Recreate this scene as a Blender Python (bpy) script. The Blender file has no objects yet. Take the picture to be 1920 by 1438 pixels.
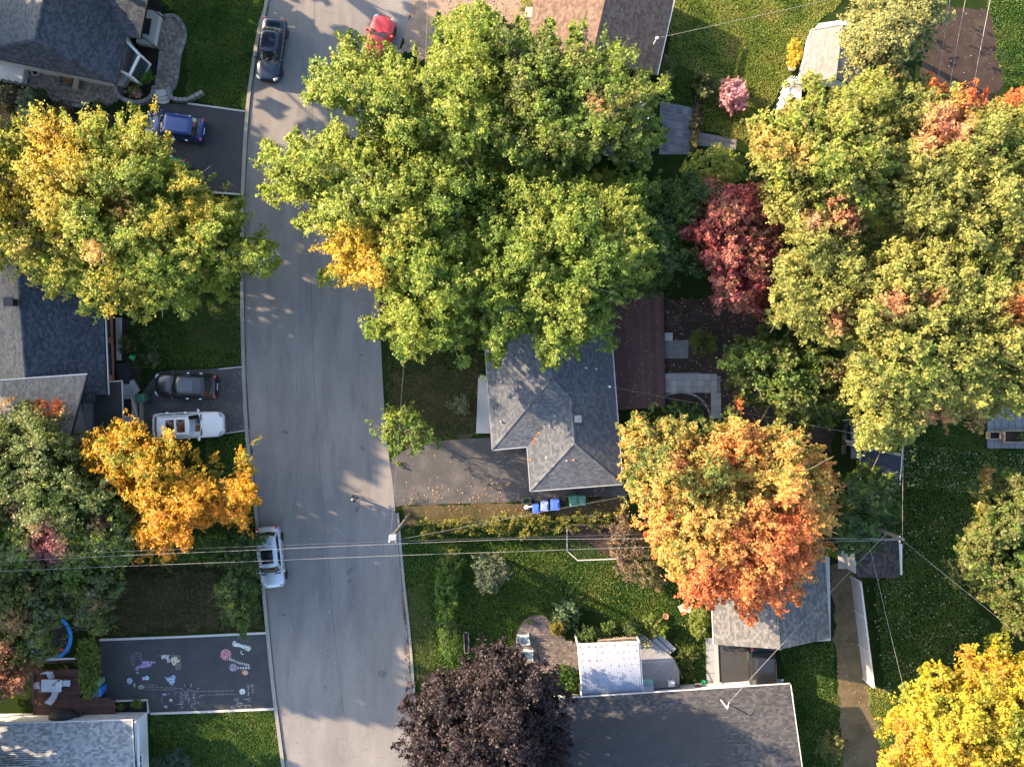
import bpy, bmesh, math, random
import numpy as np
from mathutils import Vector, Matrix, Quaternion

# ------------------------------------------------------------------ camera, sky, sun, exposure
H = 58.0          # drone height above the street, metres
S = 25.0          # photo pixels per metre on the ground
SC = bpy.context.scene
cam = bpy.data.cameras.new('camera'); camo = bpy.data.objects.new('camera', cam)
SC.collection.objects.link(camo); camo.location = (0, 0, H)
cam.sensor_fit = 'HORIZONTAL'; cam.angle = 2 * math.atan(960 / S / H); cam.clip_end = 3000
SC.camera = camo
SUN_EL = math.radians(22.5)
SHX, SHY = 0.905, -0.425            # where shadows point on the ground
world = bpy.data.worlds.new('World'); SC.world = world; world.use_nodes = True
wn = world.node_tree; sky = wn.nodes.new('ShaderNodeTexSky'); sky.sky_type = 'NISHITA'; sky.sun_disc = False
sky.sun_elevation = SUN_EL; sky.sun_rotation = math.atan2(-SHX, -SHY)
sky.altitude = 50; sky.dust_density = 1.6; sky.air_density = 1.0
bg = wn.nodes['Background']; bg.inputs['Strength'].default_value = 0.15
wn.links.new(sky.outputs[0], bg.inputs[0])
sl = bpy.data.lights.new('sun', 'SUN'); sl.energy = 4.1; sl.angle = math.radians(0.6); sl.color = (1.0, 0.75, 0.50)
so = bpy.data.objects.new('sun', sl); SC.collection.objects.link(so)
d = Vector((SHX * math.cos(SUN_EL), SHY * math.cos(SUN_EL), -math.sin(SUN_EL)))
so.rotation_euler = d.to_track_quat('-Z', 'Y').to_euler(); so.location = (-60, 30, 60)
SC.view_settings.view_transform = 'Standard'; SC.view_settings.look = 'None'
SC.view_settings.exposure = 2.6; SC.view_settings.gamma = 1.0; SC.view_settings.use_curve_mapping = False
SC.cycles.use_denoising = True
SC.cycles.max_bounces = 8; SC.cycles.diffuse_bounces = 5; SC.cycles.transparent_max_bounces = 4

random.seed(11); RNG = np.random.default_rng(11)

# ------------------------------------------------------------------ helpers
def W(px, py, z=0.0):
    f = (H - z) / H / S
    return ((px - 960) * f, (719 - py) * f, z)
def W2(px, py, z=0.0): return W(px, py, z)[:2]
def WP(poly, z=0.0): return [W2(p[0], p[1], z) for p in poly]
def link(o): SC.collection.objects.link(o); return o
def wloc(o):
    v = Vector((0, 0, 0))
    while o is not None: v = v + o.location; o = o.parent
    return v
def tag(o, label=None, cat=None, group=None, kind=None):
    if label: o['label'] = label
    if cat: o['category'] = cat
    if group: o['group'] = group
    if kind: o['kind'] = kind
    return o
def thing(name, label, cat, loc=(0, 0, 0), group=None):
    o = bpy.data.objects.new(name, None); link(o); o.location = loc; o.empty_display_size = .3
    return tag(o, label, cat, group)
def place(o, px, py, z=0.0, rot=0.0):
    o.location = W(px, py, z); o.rotation_euler = (0, 0, rot); return o
def dup(root, label=None, group=None):
    r = root.copy(); link(r)
    if label: r['label'] = label
    if group: r['group'] = group
    for ch in list(root.children):
        c = ch.copy(); link(c); c.parent = r
        for g in list(ch.children):
            e = g.copy(); link(e); e.parent = c
    return r

class MB:
    def __init__(s): s.v = []; s.f = []; s.c = []
    def add(s, vs, fs, col=None):
        n = len(s.v); s.v += [tuple(p) for p in vs]
        for f in fs: s.f.append([i + n for i in f]); s.c.append(col)
        return s
    def box(s, c, size, rz=0.0, col=None, m=None, taper=1.0):
        x, y, z = size[0] / 2, size[1] / 2, size[2] / 2
        vs = [(-x, -y, -z), (x, -y, -z), (x, y, -z), (-x, y, -z), (-x * taper, -y * taper, z), (x * taper, -y * taper, z), (x * taper, y * taper, z), (-x * taper, y * taper, z)]
        M = m if m is not None else Matrix.Rotation(rz, 3, 'Z')
        vs = [M @ Vector(p) + Vector(c) for p in vs]
        return s.add(vs, [(3, 2, 1, 0), (4, 5, 6, 7), (0, 1, 5, 4), (1, 2, 6, 5), (2, 3, 7, 6), (3, 0, 4, 7)], col)
    def bar(s, a, b, w, h, col=None):           # box along a segment
        a = Vector(a); b = Vector(b); dd = b - a; L = dd.length
        q = dd.to_track_quat('X', 'Z').to_matrix()
        return s.box((a + b) / 2, (L, w, h), m=q, col=col)
    def prism(s, poly, z0, z1, col=None):
        ar = sum(poly[i][0] * poly[(i + 1) % len(poly)][1] - poly[(i + 1) % len(poly)][0] * poly[i][1] for i in range(len(poly)))
        if ar < 0: poly = poly[::-1]
        n = len(poly)
        vs = [(p[0], p[1], z0) for p in poly] + [(p[0], p[1], z1) for p in poly]
        fs = [tuple(range(n - 1, -1, -1)), tuple(range(n, 2 * n))] + [(i, (i + 1) % n, n + (i + 1) % n, n + i) for i in range(n)]
        return s.add(vs, fs, col)
    def sheet(s, poly, z, col=None):
        ar = sum(poly[i][0] * poly[(i + 1) % len(poly)][1] - poly[(i + 1) % len(poly)][0] * poly[i][1] for i in range(len(poly)))
        if ar < 0: poly = poly[::-1]
        return s.add([(p[0], p[1], z) for p in poly], [tuple(range(len(poly)))], col)
    def ribbon(s, pts, w, z, col=None, h=None):     # flat strip along a 2D path; h makes it a raised kerb
        pts = [Vector(p[:2]) for p in pts]; L = []; R = []
        for i, p in enumerate(pts):
            t = (pts[min(i + 1, len(pts) - 1)] - pts[max(i - 1, 0)]).normalized(); nn = Vector((-t.y, t.x)) * w / 2
            L.append(p + nn); R.append(p - nn)
        n = len(pts)
        if h is None:
            return s.add([(p.x, p.y, z) for p in L] + [(p.x, p.y, z) for p in R], [(n + i, n + i + 1, i + 1, i) for i in range(n - 1)], col)
        vs = [(p.x, p.y, z) for p in L] + [(p.x, p.y, z) for p in R] + [(p.x, p.y, z + h) for p in L] + [(p.x, p.y, z + h) for p in R]
        fs = []
        for i in range(n - 1):
            fs += [(3 * n + i, 3 * n + i + 1, 2 * n + i + 1, 2 * n + i), (i + 1, i, 2 * n + i, 2 * n + i + 1), (n + i, n + i + 1, 3 * n + i + 1, 3 * n + i), (i, i + 1, n + i + 1, n + i)]
        fs += [(0, n, 3 * n, 2 * n), (2 * n - 1, n - 1, 3 * n - 1, 4 * n - 1)]
        return s.add(vs, fs, col)
    def tube(s, pts, r, n=6, col=None, cap=True):
        pts = [Vector(p) for p in pts]; rs = r if isinstance(r, (list, tuple)) else [r] * len(pts)
        vs = []; fs = []
        for i, p in enumerate(pts):
            t = (pts[min(i + 1, len(pts) - 1)] - pts[max(i - 1, 0)]).normalized()
            a = t.orthogonal().normalized() if abs(t.z) < .95 else t.cross(Vector((1, 0, 0))).normalized()
            if abs(t.z) < .95: a = t.cross(Vector((0, 0, 1))).normalized()
            b = t.cross(a)
            for k in range(n):
                an = 2 * math.pi * k / n; vs.append(p + (a * math.cos(an) + b * math.sin(an)) * rs[i])
        for i in range(len(pts) - 1):
            for k in range(n):
                k2 = (k + 1) % n; fs.append((i * n + k, i * n + k2, (i + 1) * n + k2, (i + 1) * n + k))
        if cap: fs += [tuple(range(n - 1, -1, -1)), tuple(range((len(pts) - 1) * n, len(pts) * n))]
        return s.add(vs, fs, col)
    def lathe(s, prof, n=16, c=(0, 0, 0), axis='z', col=None):
        vs = []; fs = []
        for (r, z) in prof:
            for k in range(n):
                a = 2 * math.pi * k / n; x, y = r * math.cos(a), r * math.sin(a)
                p = (x, y, z) if axis == 'z' else ((x, z, y) if axis == 'y' else (z, x, y))
                vs.append((p[0] + c[0], p[1] + c[1], p[2] + c[2]))
        m = len(prof)
        for i in range(m - 1):
            for k in range(n):
                k2 = (k + 1) % n; fs.append((i * n + k, i * n + k2, (i + 1) * n + k2, (i + 1) * n + k))
        fs += [tuple(range(n - 1, -1, -1)), tuple(range((m - 1) * n, m * n))]
        return s.add(vs, fs, col)
    def ell(s, c, r, nu=12, nv=7, m=None, col=None):
        prof = [(max(1e-3, math.sin(math.pi * i / nv)), -math.cos(math.pi * i / nv)) for i in range(nv + 1)]
        t = MB().lathe(prof, nu); M = m if m is not None else Matrix.Identity(3)
        vs = [M @ Vector((p[0] * r[0], p[1] * r[1], p[2] * r[2])) + Vector(c) for p in t.v]
        return s.add(vs, t.f, col)
    def build(s, name, mat, parent=None, smooth=False, bevel=0.0, origin=None, kind=None, angle=40):
        off = Vector(origin) if origin is not None else (wloc(parent) if parent is not None else Vector((0, 0, 0)))
        me = bpy.data.meshes.new(name); me.from_pydata([(p[0] - off.x, p[1] - off.y, p[2] - off.z) for p in s.v], [], s.f); me.update()
        if any(c is not None for c in s.c):
            at = me.attributes.new('Col', 'FLOAT_COLOR', 'FACE'); arr = np.ones((len(s.f), 4), np.float32)
            for i, c in enumerate(s.c):
                if c is not None: arr[i, :3] = c
            at.data.foreach_set('color', arr.ravel())
        if smooth:
            me.polygons.foreach_set('use_smooth', [True] * len(me.polygons))
            try: me.set_sharp_from_angle(angle=math.radians(angle))
            except Exception: pass
        o = bpy.data.objects.new(name, me); link(o)
        if mat is not None: me.materials.append(mat)
        if parent is not None: o.parent = parent
        elif origin is not None: o.location = origin
        if bevel: b = o.modifiers.new('bevel', 'BEVEL'); b.width = bevel; b.segments = 2; b.limit_method = 'ANGLE'
        if kind: o['kind'] = kind
        return o

# ------------------------------------------------------------------ materials
MATS = {}
def mat(name, col, rough=.85, var=.22, sc=1.5, fine=30., bump=0., spec=.3, metal=0., attr=False, coat=0., stretch=None, extra=None, trans=0., emis=None):
    if name in MATS: return MATS[name]
    m = bpy.data.materials.new(name); m.use_nodes = True; nt = m.node_tree; N = nt.nodes; Lk = nt.links
    bs = N['Principled BSDF']; bs.inputs['Roughness'].default_value = rough; bs.inputs['Specular IOR Level'].default_value = spec
    bs.inputs['Metallic'].default_value = metal; bs.inputs['Coat Weight'].default_value = coat; bs.inputs['Coat Roughness'].default_value = .06
    tc = N.new('ShaderNodeTexCoord'); src = tc.outputs['Object']
    if stretch:
        mp = N.new('ShaderNodeMapping'); mp.inputs['Scale'].default_value = stretch; Lk.new(src, mp.inputs[0]); src = mp.outputs[0]
    n1 = N.new('ShaderNodeTexNoise'); n1.inputs['Scale'].default_value = sc; n1.inputs['Detail'].default_value = 5; n1.inputs['Roughness'].default_value = .6; Lk.new(src, n1.inputs[0])
    n2 = N.new('ShaderNodeTexNoise'); n2.inputs['Scale'].default_value = fine; n2.inputs['Detail'].default_value = 3; Lk.new(tc.outputs['Object'], n2.inputs[0])
    a = N.new('ShaderNodeMath'); a.operation = 'ADD'; Lk.new(n1.outputs[0], a.inputs[0]); Lk.new(n2.outputs[0], a.inputs[1])
    mr = N.new('ShaderNodeMapRange'); mr.inputs[1].default_value = .7; mr.inputs[2].default_value = 1.3; Lk.new(a.outputs[0], mr.inputs[0])
    mx = N.new('ShaderNodeMix'); mx.data_type = 'RGBA'; Lk.new(mr.outputs[0], mx.inputs[0])
    c = Vector(col); mx.inputs[6].default_value = (*(c * (1 - var)), 1); mx.inputs[7].default_value = (*[min(1, x) for x in (c * (1 + var))], 1)
    out = mx.outputs[2]
    if extra:                     # (colour, scale, lo, hi): a second colour in patches of its own
        for (ec, es, lo, hi) in extra:
            n3 = N.new('ShaderNodeTexNoise'); n3.inputs['Scale'].default_value = es; n3.inputs['Detail'].default_value = 6; n3.inputs['Roughness'].default_value = .65; Lk.new(src, n3.inputs[0])
            m3 = N.new('ShaderNodeMapRange'); m3.inputs[1].default_value = lo; m3.inputs[2].default_value = hi; Lk.new(n3.outputs[0], m3.inputs[0])
            x3 = N.new('ShaderNodeMix'); x3.data_type = 'RGBA'; Lk.new(m3.outputs[0], x3.inputs[0]); Lk.new(out, x3.inputs[6]); x3.inputs[7].default_value = (*ec, 1); out = x3.outputs[2]
    if attr:
        at = N.new('ShaderNodeAttribute'); at.attribute_name = 'Col'
        mu = N.new('ShaderNodeMix'); mu.data_type = 'RGBA'; mu.blend_type = 'MULTIPLY'; mu.inputs[0].default_value = 1
        Lk.new(out, mu.inputs[6]); Lk.new(at.outputs['Color'], mu.inputs[7]); out = mu.outputs[2]
    Lk.new(out, bs.inputs['Base Color'])
    if bump:
        b = N.new('ShaderNodeBump'); b.inputs['Strength'].default_value = bump; b.inputs['Distance'].default_value = .03
        Lk.new(n2.outputs[0], b.inputs['Height']); Lk.new(b.outputs[0], bs.inputs['Normal'])
    if trans: bs.inputs['Transmission Weight'].default_value = trans
    MATS[name] = m; return m

def leaf_mat(name, trans=.35, rough=.5):
    m = bpy.data.materials.new(name); m.use_nodes = True; nt = m.node_tree; N = nt.nodes; Lk = nt.links
    bs = N['Principled BSDF']; bs.inputs['Roughness'].default_value = rough; bs.inputs['Specular IOR Level'].default_value = .35
    at = N.new('ShaderNodeAttribute'); at.attribute_name = 'Col'
    nz = N.new('ShaderNodeTexNoise'); nz.inputs['Scale'].default_value = 9; tc = N.new('ShaderNodeTexCoord'); Lk.new(tc.outputs['Object'], nz.inputs[0])
    mr = N.new('ShaderNodeMapRange'); mr.inputs[1].default_value = .25; mr.inputs[2].default_value = .75; mr.inputs[3].default_value = .8; mr.inputs[4].default_value = 1.2; Lk.new(nz.outputs[0], mr.inputs[0])
    mu = N.new('ShaderNodeVectorMath'); mu.operation = 'SCALE'; Lk.new(at.outputs['Color'], mu.inputs[0]); Lk.new(mr.outputs[0], mu.inputs['Scale'])
    tr = N.new('ShaderNodeBsdfTranslucent'); Lk.new(mu.outputs[0], bs.inputs['Base Color']); Lk.new(mu.outputs[0], tr.inputs[0])
    mx = N.new('ShaderNodeMixShader'); mx.inputs[0].default_value = trans; Lk.new(bs.outputs[0], mx.inputs[1]); Lk.new(tr.outputs[0], mx.inputs[2])
    Lk.new(mx.outputs[0], N['Material Output'].inputs[0]); return m
LEAF = leaf_mat('leaf', .55); NEEDLE = leaf_mat('needle', .15, .6)

ASPH = mat('asphalt', (.130, .121, .113), .9, .22, .9, 30, .35, stretch=(1, .22, 1), extra=[((.168, .155, .142), .5, .48, .7), ((.095, .09, .086), .8, .55, .74), ((.2, .185, .17), 2.4, .66, .8)])
DRIVE = mat('driveway_asphalt', (.028, .029, .032), .8, .3, .8, 50, .3, extra=[((.046, .043, .041), .7, .55, .75)])
DRIVE2 = mat('worn_driveway_asphalt', (.050, .048, .047), .85, .25, .8, 50, .3, extra=[((.085, .077, .070), .8, .5, .75)])
CONC = mat('concrete', (.30, .29, .275), .85, .15, 1.2, 25, .15)
KERB = mat('kerb_concrete', (.17, .158, .143), .88, .2, .8, 20, .2, extra=[((.2, .17, .13), 1.3, .55, .75)])
GRASS = mat('grass', (.0105, .0205, .0040), .95, .5, .6, 14, 1., spec=.05, extra=[((.024, .029, .007), .13, .54, .74), ((.008, .017, .0035), .31, .55, .7), ((.034, .03, .013), 1.1, .64, .82)])
DRYGRASS = mat('dry_grass', (.062, .047, .024), .95, .35, .9, 22, .9, spec=.1, extra=[((.030, .038, .010), .5, .48, .66)])
SOIL = mat('soil', (.034, .024, .020), .95, .35, 1.6, 22, .9, spec=.1, extra=[((.06, .045, .034), .7, .55, .75)])
DIRT = mat('dirt', (.2, .145, .105), .95, .3, .8, 16, .8, spec=.1, extra=[((.12, .085, .06), .9, .5, .7)])
MULCH = mat('mulch', (.018, .015, .013), .95, .5, 3, 30, 1., spec=.1)
BARK = mat('bark', (.13, .105, .085), .95, .35, 3, 25, .9, spec=.1)
WHITE = mat('white_paint', (.56, .56, .555), .5, .06, 1.5, 20)
TRIM = mat('aluminium_trim', (.33, .33, .325), .55, .1, 1.5, 20)
VINYL = mat('white_vinyl', (.44, .445, .45), .5, .06, .8, 14)
BLACKM = mat('black_metal', (.015, .015, .016), .45, .2, 3, 30)
GLASS = mat('window_glass', (.03, .035, .04), .06, .25, .7, 4, spec=.7)
CGLASS = mat('car_glass', (.012, .014, .016), .05, .2, .9, 5, spec=.8)
RUBBER = mat('rubber', (.018, .018, .018), .85, .2, 5, 40)
RIM = mat('rim_metal', (.45, .45, .46), .3, .1, 4, 20, metal=.8)
CHROME = mat('chrome', (.6, .6, .62), .15, .05, 3, 10, metal=1.)
WOOD = mat('weathered_wood', (.25, .2, .15), .9, .3, 2, 25, .4, stretch=(1, 6, 1))
REDWOOD = mat('stained_deck_wood', (.072, .036, .032), .7, .3, 1.2, 30, .3, attr=True)
GREYWOOD = mat('grey_deck_boards', (.19, .19, .195), .8, .15, 1.5, 25, .2, attr=True)
SHIN = mat('shingle_granules', (1, 1, 1), .92, .13, 1.0, 55, .35, attr=True, spec=.15, extra=None)
PAVER = mat('paver_stone', (1, 1, 1), .9, .15, 2, 30, .3, attr=True, spec=.15)
PLAST = mat('coloured_plastic', (1, 1, 1), .5, .1, 2, 14, attr=True, spec=.4)
CHALK = mat('chalk', (1, 1, 1), .95, .3, 4, 50, attr=True, spec=.05)
def _chalk():
    m = CHALK; nt = m.node_tree; N = nt.nodes; bs = N['Principled BSDF']; tc = N.new('ShaderNodeTexCoord'); nz = N.new('ShaderNodeTexNoise'); nz.inputs['Scale'].default_value = 14; nz.inputs['Detail'].default_value = 5; nz.inputs['Roughness'].default_value = .7
    nt.links.new(tc.outputs['Object'], nz.inputs[0]); mr = N.new('ShaderNodeMapRange'); mr.inputs[1].default_value = .36; mr.inputs[2].default_value = .56; mr.inputs[3].default_value = .15; mr.inputs[4].default_value = .85; nt.links.new(nz.outputs[0], mr.inputs[0]); nt.links.new(mr.outputs[0], bs.inputs['Alpha'])
_chalk()
LITTER = leaf_mat('fallen_leaf', .15, .7)
SKIN = mat('skin', (.5, .3, .22), .6, .1, 4, 20)

# ------------------------------------------------------------------ numpy noise and polygons
def fbm(p, seed=0, oct=3):
    r = np.random.default_rng(seed); out = np.zeros(len(p)); amp = 1.; tot = 0; f = 1.
    for o in range(oct):
        for k in range(4):
            dv = r.normal(size=p.shape[1]); dv /= np.linalg.norm(dv); out += amp * np.sin(p @ dv * f * 2 * np.pi * r.uniform(.7, 1.3) + r.uniform(0, 6.28)) / 2
        tot += amp; amp *= .55; f *= 2.1
    return out / tot
def inside(pts, poly):
    poly = np.asarray(poly, float); x, y = pts[:, 0], pts[:, 1]; r = np.zeros(len(pts), bool); n = len(poly); j = n - 1
    for i in range(n):
        xi, yi = poly[i]; xj, yj = poly[j]
        if yi != yj:
            c = ((yi > y) != (yj > y)) & (x < (xj - xi) * (y - yi) / (yj - yi) + xi); r ^= c
        j = i
    return r
def polydist(pts, poly):
    poly = np.asarray(poly, float); dd = np.full(len(pts), 1e9)
    for i in range(len(poly)):
        a = poly[i]; b = poly[(i + 1) % len(poly)]; ab = b - a; t = np.clip(((pts - a) @ ab) / max(1e-9, ab @ ab), 0, 1)
        dd = np.minimum(dd, np.hypot(*(pts - a - t[:, None] * ab).T))
    return dd * np.where(inside(pts, poly), 1, -1)
def grid_in(poly, sp, rng, margin=0.):
    poly = np.asarray(poly, float); lo = poly.min(0) - margin; hi = poly.max(0) + margin
    gx, gy = np.meshgrid(np.arange(lo[0], hi[0], sp), np.arange(lo[1], hi[1], sp)); g = np.stack([gx.ravel(), gy.ravel()], 1)
    g[:, 0] += ((np.round((g[:, 1] - lo[1]) / sp)) % 2) * sp / 2
    return g + rng.uniform(-.5, .5, g.shape) * sp

def leaves_mesh(name, C, Nn, size, col, parent, matr, rng, aspect=.8, kind=None, loc=None):
    n = len(C); Nn = Nn / np.linalg.norm(Nn, axis=1)[:, None]
    t = np.cross(Nn, rng.normal(size=(n, 3))); t /= np.linalg.norm(t, axis=1)[:, None]; b = np.cross(Nn, t); s = size[:, None]
    V = np.empty((n, 4, 3)); V[:, 0] = C - t * s * .5; V[:, 1] = C + b * s * aspect * .5 + Nn * s * .14; V[:, 2] = C + t * s * .5; V[:, 3] = C - b * s * aspect * .5 + Nn * s * .14
    off = np.array(loc if loc is not None else (wloc(parent) if parent else (0, 0, 0))); V = (V - off).reshape(-1, 3)
    me = bpy.data.meshes.new(name); me.vertices.add(4 * n); me.vertices.foreach_set('co', V.astype(np.float32).ravel())
    me.loops.add(4 * n); me.loops.foreach_set('vertex_index', np.arange(4 * n, dtype=np.int32))
    me.polygons.add(n); me.polygons.foreach_set('loop_start', np.arange(0, 4 * n, 4, dtype=np.int32))
    try: me.polygons.foreach_set('loop_total', np.full(n, 4, np.int32))
    except Exception: pass
    me.update(calc_edges=True)
    at = me.attributes.new('Col', 'FLOAT_COLOR', 'FACE'); cc = np.ones((n, 4), np.float32); cc[:, :3] = np.clip(col, 0, 1); at.data.foreach_set('color', cc.ravel())
    me.materials.append(matr); o = bpy.data.objects.new(name, me); link(o)
    if parent is not None: o.parent = parent
    elif loc is not None: o.location = loc
    if kind: o['kind'] = kind
    return o

def pal_pick(pal, x):
    pal = np.asarray(pal, float); k = np.clip(x, 0, .9999) * (len(pal) - 1); i = k.astype(int); f = (k - i)[:, None]
    return pal[i] * (1 - f) + pal[np.minimum(i + 1, len(pal) - 1)] * f
# ------------------------------------------------------------------ the setting: ground, street, kerbs, drives
def ragged(poly, amp=5., step=5.):
    out = []; rr = random.Random(len(poly) * 31 + int(poly[0][0])); n = len(poly)
    for i in range(n):
        a = poly[i]; b = poly[(i + 1) % n]; L = math.hypot(b[0] - a[0], b[1] - a[1]); k = max(1, int(L / step)); nx, ny = -(b[1] - a[1]) / max(L, 1e-6), (b[0] - a[0]) / max(L, 1e-6); ph = rr.uniform(0, 6)
        for j in range(k):
            t = j / k; o = amp * (.6 * math.sin(t * L / 17 + ph) + .5 * math.sin(t * L / 7.3 + 2 * ph)) * math.sin(math.pi * t) ** .5 + rr.uniform(-.35, .35) * amp; out.append((a[0] + (b[0] - a[0]) * t + nx * o, a[1] + (b[1] - a[1]) * t + ny * o))
    return out
def structure(name, polypx, z, m):
    if name in ('worn_lawn', 'dirt_yard', 'gravel_path', 'soil_bed'): polypx = ragged(polypx, {'worn_lawn': 9., 'dirt_yard': 7., 'gravel_path': 5., 'soil_bed': 4.}[name], 3.)
    elif name == 'mulch_bed': polypx = ragged(polypx, 1.5)
    return tag(MB().sheet(WP(polypx), z).build(name, m), kind='structure')
g = MB().sheet([(-500, -500), (500, -500), (500, 500), (-500, 500)], 0).build('ground', GRASS); tag(g, kind='structure')

ROAD_L = [(520, -160), (505, 0), (490, 60), (470, 190), (461, 330), (458, 430), (459, 600), (465, 780), (477, 900), (490, 1005), (503, 1150), (517, 1290), (531, 1400), (540, 1470), (556, 1600)]
ROAD_R = [(800, -160), (775, 0), (748, 95), (722, 200), (713, 320), (711, 500), (714, 640), (723, 800), (736, 905), (744, 990), (753, 1090), (763, 1180), (771, 1280), (778, 1380), (783, 1470), (795, 1600)]
def dense(pl, n=6):
    out = []
    for i in range(len(pl) - 1):
        p0 = pl[max(i - 1, 0)]; p1 = pl[i]; p2 = pl[i + 1]; p3 = pl[min(i + 2, len(pl) - 1)]
        for k in range(n):
            t = k / n
            out.append(tuple(.5 * (2 * p1[j] + (p2[j] - p0[j]) * t + (2 * p0[j] - 5 * p1[j] + 4 * p2[j] - p3[j]) * t * t + (3 * p1[j] - p0[j] - 3 * p2[j] + p3[j]) * t ** 3) for j in (0, 1)))
    return out + [pl[-1]]
DL, DR = dense(ROAD_L), dense(ROAD_R)
mb = MB(); n = len(DL); vs = [W(*p, 0.012) for p in DL] + [W(*p, 0.012) for p in DR]
mb.add(vs, [(i, i + 1, n + i + 1, n + i) for i in range(n - 1)])
road = tag(mb.build('road', ASPH), kind='structure')
for f in road.data.polygons:
    if f.normal.z < 0: f.flip()
seam = [(590, -20), (588, 120), (584, 300), (583, 470), (586, 640), (592, 760), (598, 850), (606, 960), (618, 1080), (626, 1180), (634, 1250), (645, 1340)]
MB().ribbon([W(*p) for p in dense(seam, 5)], .035, .016).build('tar_seam', mat('tar', (.078, .074, .071), .8, .3), road)
seam2 = [(566, 480), (560, 620), (556, 760), (566, 900), (580, 1040)]
MB().ribbon([W(*p) for p in dense(seam2, 5)], .02, .016).build('tar_seam', MATS['tar'], road)
STAIN = mat('oil_stain', (.085, .08, .075), .8, .3, 3, 30)
for (cx, cy, sx, sy, a) in [(560, 236, 9, 6, .3), (655, 1072, 5, 8, .3), (680, 840, 4, 8, -.5), (535, 810, 8, 3, .1), (715, 1262, 9, 7, 0), (655, 1089, 4, 4, 0), (680, 762, 2.5, 2.5, 0), (676, 666, 3, 3, 0), (532, 1152, 6, 2, -.3), (610, 1288, 3, 3, 0)]:
    poly = []
    for k in range(9):
        an = k * 2 * math.pi / 9; rr = random.uniform(.7, 1.2); x = math.cos(an) * sx * rr; y = math.sin(an) * sy * rr
        poly.append(W2(cx + x * math.cos(a) - y * math.sin(a), cy + x * math.sin(a) + y * math.cos(a)))
    MB().sheet(poly, .017).build('oil_stain', STAIN, road)
# hairline cracks
for (pts) in [[(655, 1015), (690, 1018), (735, 1016)], [(553, 15), (556, 22), (552, 28)], [(600, 18), (618, 26), (628, 24)], [(748, 862), (751, 900), (757, 942)], [(700, 830), (706, 850), (700, 862)], [(690, 855), (694, 900), (690, 940)]]:
    MB().ribbon([W(*p) for p in dense(pts, 4)], .025, .0165 if pts[0][0] < 745 else .0205).build('crack', MATS['tar'], road)

def kerb(pl, offpx, name, w=.26):
    tag(MB().ribbon([W(p[0] + offpx, p[1]) for p in pl], w, -.02, h=.13).build(name, KERB), kind='structure')
kerb(DL, -4, 'kerb'); kerb([p for p in DR if p[1] > 955], 4, 'kerb', .2)
# gutter strip of dead leaves and grit along the right kerb is scattered later

D1 = [(268, 262), (283, 196), (290, 193), (352, 197), (463, 211), (457, 300), (453, 364), (330, 356), (230, 345)]
D2 = [(262, 742), (285, 712), (300, 697), (380, 692), (461, 688), (469, 806), (410, 815), (330, 826), (262, 826)]
D3 = [(187, 1201), (501, 1187), (516, 1326), (281, 1335), (275, 1312), (217, 1318), (187, 1306)]
D4 = [(732, 866), (752, 848), (775, 838), (810, 827), (905, 821), (1000, 812), (1080, 900), (1175, 900), (1175, 930), (1080, 932), (990, 940), (757, 947), (742, 950), (736, 905)]
D5 = [(1342, 1150), (1452, 1150), (1456, 1300), (1346, 1300)]
drive1 = structure('driveway', D1, .016, DRIVE); drive2 = structure('driveway', D2, .016, DRIVE2); drive3 = structure('driveway', D3, .016, DRIVE)
drive4 = structure('driveway', D4, .016, DRIVE2); drive5 = structure('driveway', D5, .016, DRIVE)
def edging(pts, w=.12, h=.08):
    tag(MB().ribbon([W(*p) for p in pts], w, -.02, h=h + .02).build('driveway_edging', CONC), kind='structure')
edging([(352, 195), (405, 202), (462, 210)]); edging([(398, 361), (450, 365)]); edging([(187, 1199), (345, 1193), (500, 1186)], .16); edging([(283, 1337), (400, 1333), (516, 1328)], .16)
edging([(410, 692), (461, 687)], .08, .05); edging([(420, 813), (468, 806)], .08, .05)
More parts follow.
